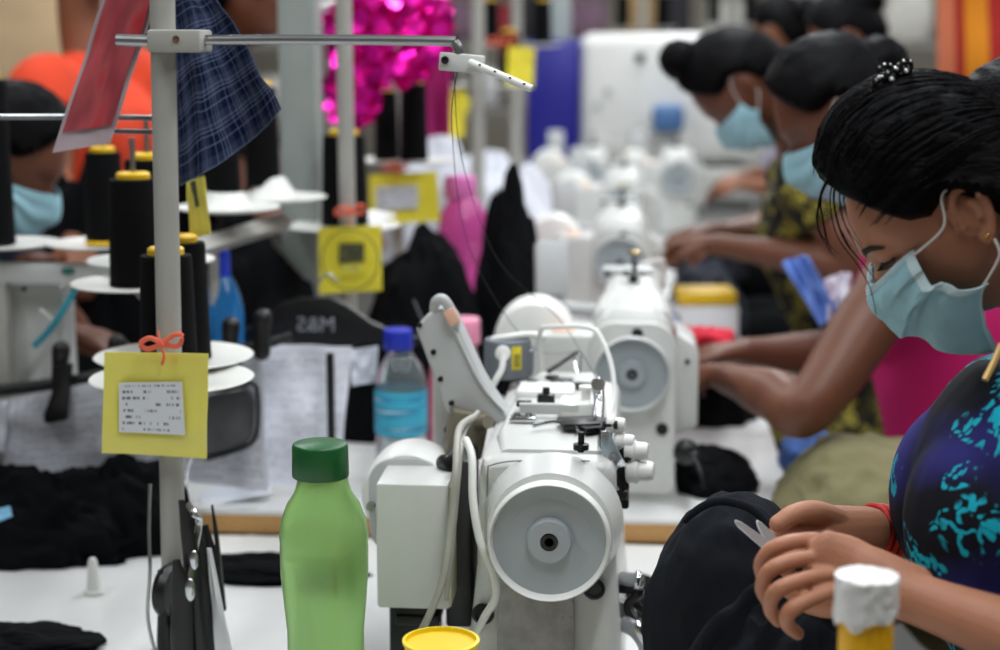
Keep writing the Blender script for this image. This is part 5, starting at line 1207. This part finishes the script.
# things on the second table at right
q = P(696, 338, 3.02)
rt = G()
for i in range(3): rt.tube([V((q.x + .012 * i, q.y, q.z)) + V((.035 * math.cos(a * PI / 5), .03 * math.sin(a * PI / 5), .010 * math.sin(a * 1.7 + i))) for a in range(10)], .010, 10, 4, closed=True)
tag(rt.build('hair_tie', mat('crimson_fabric', (206, 22, 52), .7, var=.15), None, off=(q.x, q.y, q.z - .01)), 'crimson scrunched fabric band on table right of the second machine', 'hair tie')
wl = thing('fabric_tag', 'white tag with two blue stripes leaning on the second machine', 'tag', P(666, 320, 3.0))
m, t, bs = nt('striped_tag'); uv = N(t, 'ShaderNodeUVMap'); sp = N(t, 'ShaderNodeSeparateXYZ'); t.links.new(uv.outputs[0], sp.inputs[0])
t.links.new(mixc(t, mth(t, 'MULTIPLY', stripes(t, sp.outputs[1], 4.2, .38, .1), mth(t, 'LESS_THAN', mth(t, 'ABSOLUTE', mth(t, 'SUBTRACT', sp.outputs[1], .42)), .24)), lin((226, 230, 236)), lin((60, 96, 190))), bs.inputs['Base Color'])
quadsheet([P(656, 308, 2.93), P(671, 301, 2.93), P(679, 324, 2.92), P(662, 332, 2.92)], 4, 8, .004, 0, .003).build('tag_face', m, wl)
G().box(P(669, 334, 2.93), (.04, .02, .03), bev=.006).build('red_end', MATS['crimson_fabric'], wl)
yb = thing('folded_package', 'yellow and white folded package on the table beyond the second machine', 'package', (P(704, 283, 3.79).x, 3.79, .78))
G().box((P(704, 300, 3.79).x, 3.79, .782 + .055), (.14, .14, .11), (0, 0, .1), bev=.01).build('white_stack', PAPER, yb); G().box((P(704, 300, 3.79).x, 3.78, .908), (.13, .12, .028), (0, 0, .1), bev=.006).build('yellow_strap', YELP, yb)
bm_ = thing('folded_cloth', 'blue and white folded cloth in front of the patterned dress', 'cloth', (P(815, 290, 2.95).x, 2.95, .78))
quadsheet([P(783, 262, 3.0), P(806, 256, 3.0), P(840, 316, 2.95), P(822, 326, 2.95)], 10, 10, .02, .02, .004).build('blue_half', mat('periwinkle_fabric', (110, 150, 224), .7), bm_)
quadsheet([P(826, 280, 2.98), P(850, 272, 2.98), P(846, 312, 2.95), P(830, 322, 2.95)], 10, 10, .02, .02, .004).build('white_half', MATS['white_cotton'], bm_)
tag(lump(P(812, 458, 2.75), (.055, .07, .045), 61, .06).build('cloth_bag', mat('mottled_blue_fabric', (60, 96, 160), .85, var=.6, scale=24), None, off=tuple(P(812, 458, 2.75))), 'mottled blue cloth bundle beside the olive trousers', 'bundle')
tag(G().tube([P(684, 448, 2.5), P(692, 456, 2.48), P(700, 470, 2.46), P(704, 488, 2.45)], .0025, 8).ell(P(686, 452, 2.50), (.02, .015, .02), None, 14, 10).ell(P(694, 455, 2.49), (.010, .008, .007), None, 10, 8).build('thread_nipper', BLACKP, None, off=tuple(P(686, 452, 2.5))), 'small black tool with thin wire right of the second machine', 'tool')
# olive jacket over the lap of the pink top woman
tag(lump(P(868, 505, 2.50), (.15, .16, .11), 66, .10, fs=1.5, seg=110, rng=70).build('jacket', OLIVE, None, off=tuple(P(868, 505, 2.5))), 'olive green garment bunched on the lap of the pink top woman', 'jacket')

# ------------------------------------------------------------------ tinsel, magenta cloth
m, t, bs = nt('magenta_foil'); bs.inputs['Base Color'].default_value = (*lin((236, 20, 170)), 1); bs.inputs['Metallic'].default_value = .75; bs.inputs['Roughness'].default_value = .25
random.seed(5); tn = G()
for k in range(420):
    a = random.uniform(0, 2 * PI); rr_ = random.random() ** .5
    if k % 5: px, py = 388 + 62 * rr_ * math.cos(a), 30 + 55 * rr_ * math.sin(a)
    else: px, py = 352 + 26 * rr_ * math.cos(a), 95 + 32 * rr_ * math.sin(a)
    q = P(px, py, 3.45 + random.uniform(-.09, .09)); d = V((random.gauss(0, .6), -1, random.gauss(0, .6)))
    tn.lathe([(.0001, 0), (.016, .0004), (.0001, .0009)], q, d, 10)
tag(tn.build('tinsel_garland', m, None, off=tuple(P(388, 30, 3.45))), 'shiny magenta foil disc garland hanging behind the cross bar', 'garland', kind='stuff')
o = quadsheet([P(419, -2, 3.9), P(452, -2, 3.9), P(448, 136, 3.9), P(424, 138, 3.9)], 14, 10, .05, .04, .004, 2).build('cloth', mat('magenta_fabric', (176, 40, 120), .8), None, off=tuple(P(435, 90, 3.9))); tag(o, 'magenta cloth hanging below the foil garland', 'cloth')

cd = G().tube([(-.615, 3.12, 1.52), P(388, -14, 3.45), P(435, -3, 3.9), P(472, -10, 4.6), V((P(478, 200, 4.9).x, 4.9, 1.6))], .004, 8)
tag(cd.build('hanging_line', ELAS, None, off=(-.615, 3.12, 1.52)), 'cord strung behind the second stand holding the foil garland and magenta cloth', 'cord')
# ------------------------------------------------------------------ big automatic machine with blue end
x0, x1, x2 = P(524, 90, 6.6).x, P(578, 90, 6.6).x, P(772, 90, 6.6).x
zt_, zb_ = P(640, 33, 6.6).z, .35
bmach = thing('automatic_machine', 'large white automatic machine with a deep blue end panel, blurred in the background', 'machine', ((x0 + x2) / 2, 7.05, 0))
rr = []
G().box(((x1 + x2) / 2, 7.05, (zt_ + 1.0) / 2), (x2 - x1, .6, zt_ - 1.0), bev=.05, seg=4).build('upper_housing', WHITEP, bmach)
G().box(((x0 + x1) / 2, 7.03, (zt_ + .95) / 2 - .01), (x1 - x0 - .004, .6, zt_ - .98), bev=.012).build('blue_end_panel', mat('deep_blue_panel', (26, 24, 136), .4, var=.04), bmach)
G().box(((x0 + x2) / 2, 7.05, .90), (x2 - x0 + .1, .7, .12), bev=.01).build('work_surface', ENAMEL, bmach)
G().box(((x0 + x2) / 2, 7.05, .42), (x2 - x0 - .1, .55, .84), bev=.01).build('cabinet', ENAMEL2, bmach)
G().lathe([(.02, 0), (.018, .01), (.0001, .01)], P(640, 58, 6.73), (0, -1, 0), 20).build('round_button', SCREWM, bmach)
for px, py in ((608, 92), (597, 106)): G().lathe([(.016, 0), (.015, .006), (.0001, .006)], P(px, py, 6.74), (0, -1, 0), 16).build('dial', PLASTG, bmach)
q = P(668, 118, 6.66); G().box(q, (.12, .2, .10), bev=.02).build('needle_unit', mat('steel_blue', (70, 110, 160), .4), bmach)
o = G().box((P(820, 60, 6.4).x, 7.5, .76), (.30, .4, 1.51), bev=.03, seg=3).build('machine_housing', WHITEP, None); tag(o, 'white machine housing showing between two dark heads, far back', 'machine')
# row-end machines farther away
for i, (px, Y, lb_) in enumerate(((677, 5.97, 'far pale sewing machine under the big white automatic machine'), (590, 5.98, 'far pale sewing machine left of the fifth, before the blue cabinet'),)):
    dup(M2, (P(px, 200, Y).x, Y, .78), label=lb_)
table(-.6, .22, 6.08, 6.9 - .36, .78, 'far white table carrying two pale sewing machines before the big machine')

# ------------------------------------------------------------------ storage racks and hung cloth far behind
RK = [(228, 224, 216), (196, 190, 180), (60, 58, 64), (214, 206, 220), (150, 120, 140), (232, 232, 236), (176, 60, 70), (206, 170, 120), (90, 96, 120), (240, 236, 228)]
random.seed(21); nb = 0
DESC = ['white', 'grey-beige', 'black', 'pale lilac', 'mauve', 'bright white', 'dull red', 'cardboard brown', 'slate blue', 'cream']
for ri, (xc_, yy, w_) in enumerate(((-3.1, 10.2, 2.6), (-.2, 11.2, 2.6), (2.6, 10.6, 2.6))):
    nmr = ['left', 'middle', 'right'][ri]
    r = thing('storage_rack', ['far storage rack beyond the orange shirt worker', 'far storage rack behind the blue and white machine', 'far storage rack behind the dark heads at right'][ri], 'rack', (xc_, yy, 0))
    for sx in (-1, 1):
        for sy in (-1, 1): G().box((xc_ + sx * w_ / 2, yy + sy * .25, 1.05), (.05, .05, 2.1)).build('upright', POLE, r)
    for z in (.4, 1.0, 1.42, 1.85): G().box((xc_, yy, z), (w_ + .05, .55, .03)).build('shelf', POLE, r)
    for z in (1.020, 1.440):
        x = xc_ - w_ / 2 + .15; ni = 0
        while x < xc_ + w_ / 2 - .2:
            bw = random.uniform(.18, .34); bh_ = random.uniform(.22, .33); ci = random.randrange(len(RK))
            o = lump((x + bw / 2, yy - .03, z + bh_ / 2), (bw / 2 * 1.0, .2, bh_ / 2), nb + 70, .05, z, seg=20, rng=14, shape=lambda d, q, bw=bw, bh_=bh_: V((max(-bw * .42, min(bw * .42, q.x * 1.5)), q.y, max(-bh_ * .5, min(bh_ * .45, q.z * 1.5))))).build('fabric_bundle', mat('bundle_%d' % ci, RK[ci], .85), None, off=(x + bw / 2, yy, z))
            tag(o, '%s fabric bundle, %s from left on the %s shelf of the far %s rack' % (DESC[ci], ['first', 'second', 'third', 'fourth', 'fifth', 'sixth', 'seventh', 'eighth', 'ninth', 'tenth', 'eleventh', 'twelfth', 'last'][ni], 'lower' if z < 1.2 else 'upper', nmr), 'fabric bundle', 'fabric bundles on the far racks'); nb += 1; ni += 1; x += bw + random.uniform(.01, .06)
STR = nt('red_yellow_stripes'); m, t, bs = STR; uv = N(t, 'ShaderNodeUVMap'); sp = N(t, 'ShaderNodeSeparateXYZ'); t.links.new(uv.outputs[0], sp.inputs[0])
t.links.new(mixc(t, mth(t, 'LESS_THAN', mth(t, 'ABSOLUTE', mth(t, 'SUBTRACT', sp.outputs[0], .45)), .13), mixc(t, mth(t, 'LESS_THAN', sp.outputs[0], .2), lin((170, 34, 28)), lin((214, 120, 84))), lin((226, 140, 20))), bs.inputs['Base Color']); bs.inputs['Roughness'].default_value = .85
o = quadsheet([P(938, -60, 5.2), P(1030, -60, 5.2), P(1030, 120, 5.2), P(938, 120, 5.2)], 20, 8, .05, .04, .006, 4).build('cloth', m, None, off=tuple(P(980, 30, 5.2))); tag(o, 'red and yellow striped cloth hanging at top right', 'cloth')
for i, (px, py, Y, w_, h_, cl_) in enumerate(((22, 60, 5.6, .46, .50, (216, 186, 146)), (84, 55, 6.0, .30, .42, (186, 142, 100)), (48, 12, 6.6, .26, .24, (96, 66, 52)), (62, 5, 7.1, .3, .3, (140, 50, 84)))):
    c = P(px, py, Y)
    o = G().box((c.x, Y, c.z), (w_, .4, h_), bev=.012).build('cardboard_box', mat('box_%d' % i, cl_, .85, var=.08), None, off=(c.x, Y, c.z - h_ / 2)); tag(o, ['large tan cardboard box at top left, blurred', 'smaller brown cardboard box right of the tan one', 'dark brown box above the tan cardboard box', 'plum coloured box top left behind the others'][i], 'box', 'blurred boxes at the back left')
# threads
for i, pts in enumerate(([(459, 70, 1.88), (462, 110, 2.0), (480, 240, 2.2), (548, 372, 2.3)], [(453, 72, 1.88), (455, 110, 2.0), (500, 300, 2.2), (560, 375, 2.3)])):
    pass
th_ = G()
th_.tube([P(458, 70, 1.88), P(452, 130, 1.95), P(470, 250, 2.1), P(530, 345, 2.25), P(577, 352, 2.3)], .0005, 5).tube([P(454, 70, 1.88), P(462, 160, 2.0), P(498, 260, 2.15), P(560, 320, 2.2), P(600, 385, 2.0)], .0005, 5)
tag(th_.build('sewing_threads', BLACKP, None, off=tuple(P(458, 70, 1.88))), 'thin dark threads running from the steel eyelet down to the machine', 'thread', kind='stuff')
# small control box with teal cord at the far left
cb = thing('control_box', 'grey machine end with round holes at the left frame edge, teal cord beside it', 'machine', (P(15, 340, 2.5).x, 2.5, .74))
zc1, zc0 = P(15, 285, 2.5).z, .742
G().box((P(12, 300, 2.5).x, 2.53, (zc0 + zc1) / 2), (.16, .06, zc1 - zc0), bev=.008).build('housing', ENAMEL, cb)
G().lathe([(.004, 0), (.0035, .002), (.0001, .002)], P(24, 289, 2.499), (0, -1, 0), 12).build('screw', SCREWM, cb)
G().tube([P(76, 288, 2.47), P(62, 312, 2.46), P(48, 332, 2.46), P(34, 346, 2.46)], .005, 10).build('teal_cord', mat('teal_cord', (40, 150, 170), .5), cb)
G().tube([P(40, 310, 2.47), P(52, 322, 2.47), P(54, 350, 2.47), P(50, 372, 2.47)], .004, 8).build('white_cord', CAB2, cb)
table(-1.05, -.88, 2.42, 2.72, .74, 'blurred sewing table at left under the grey machine end')

table(-1.3, -.88, 3.1, 3.38, .735, 'blurred sewing table behind the worker at left frame edge, under a tall black heap')
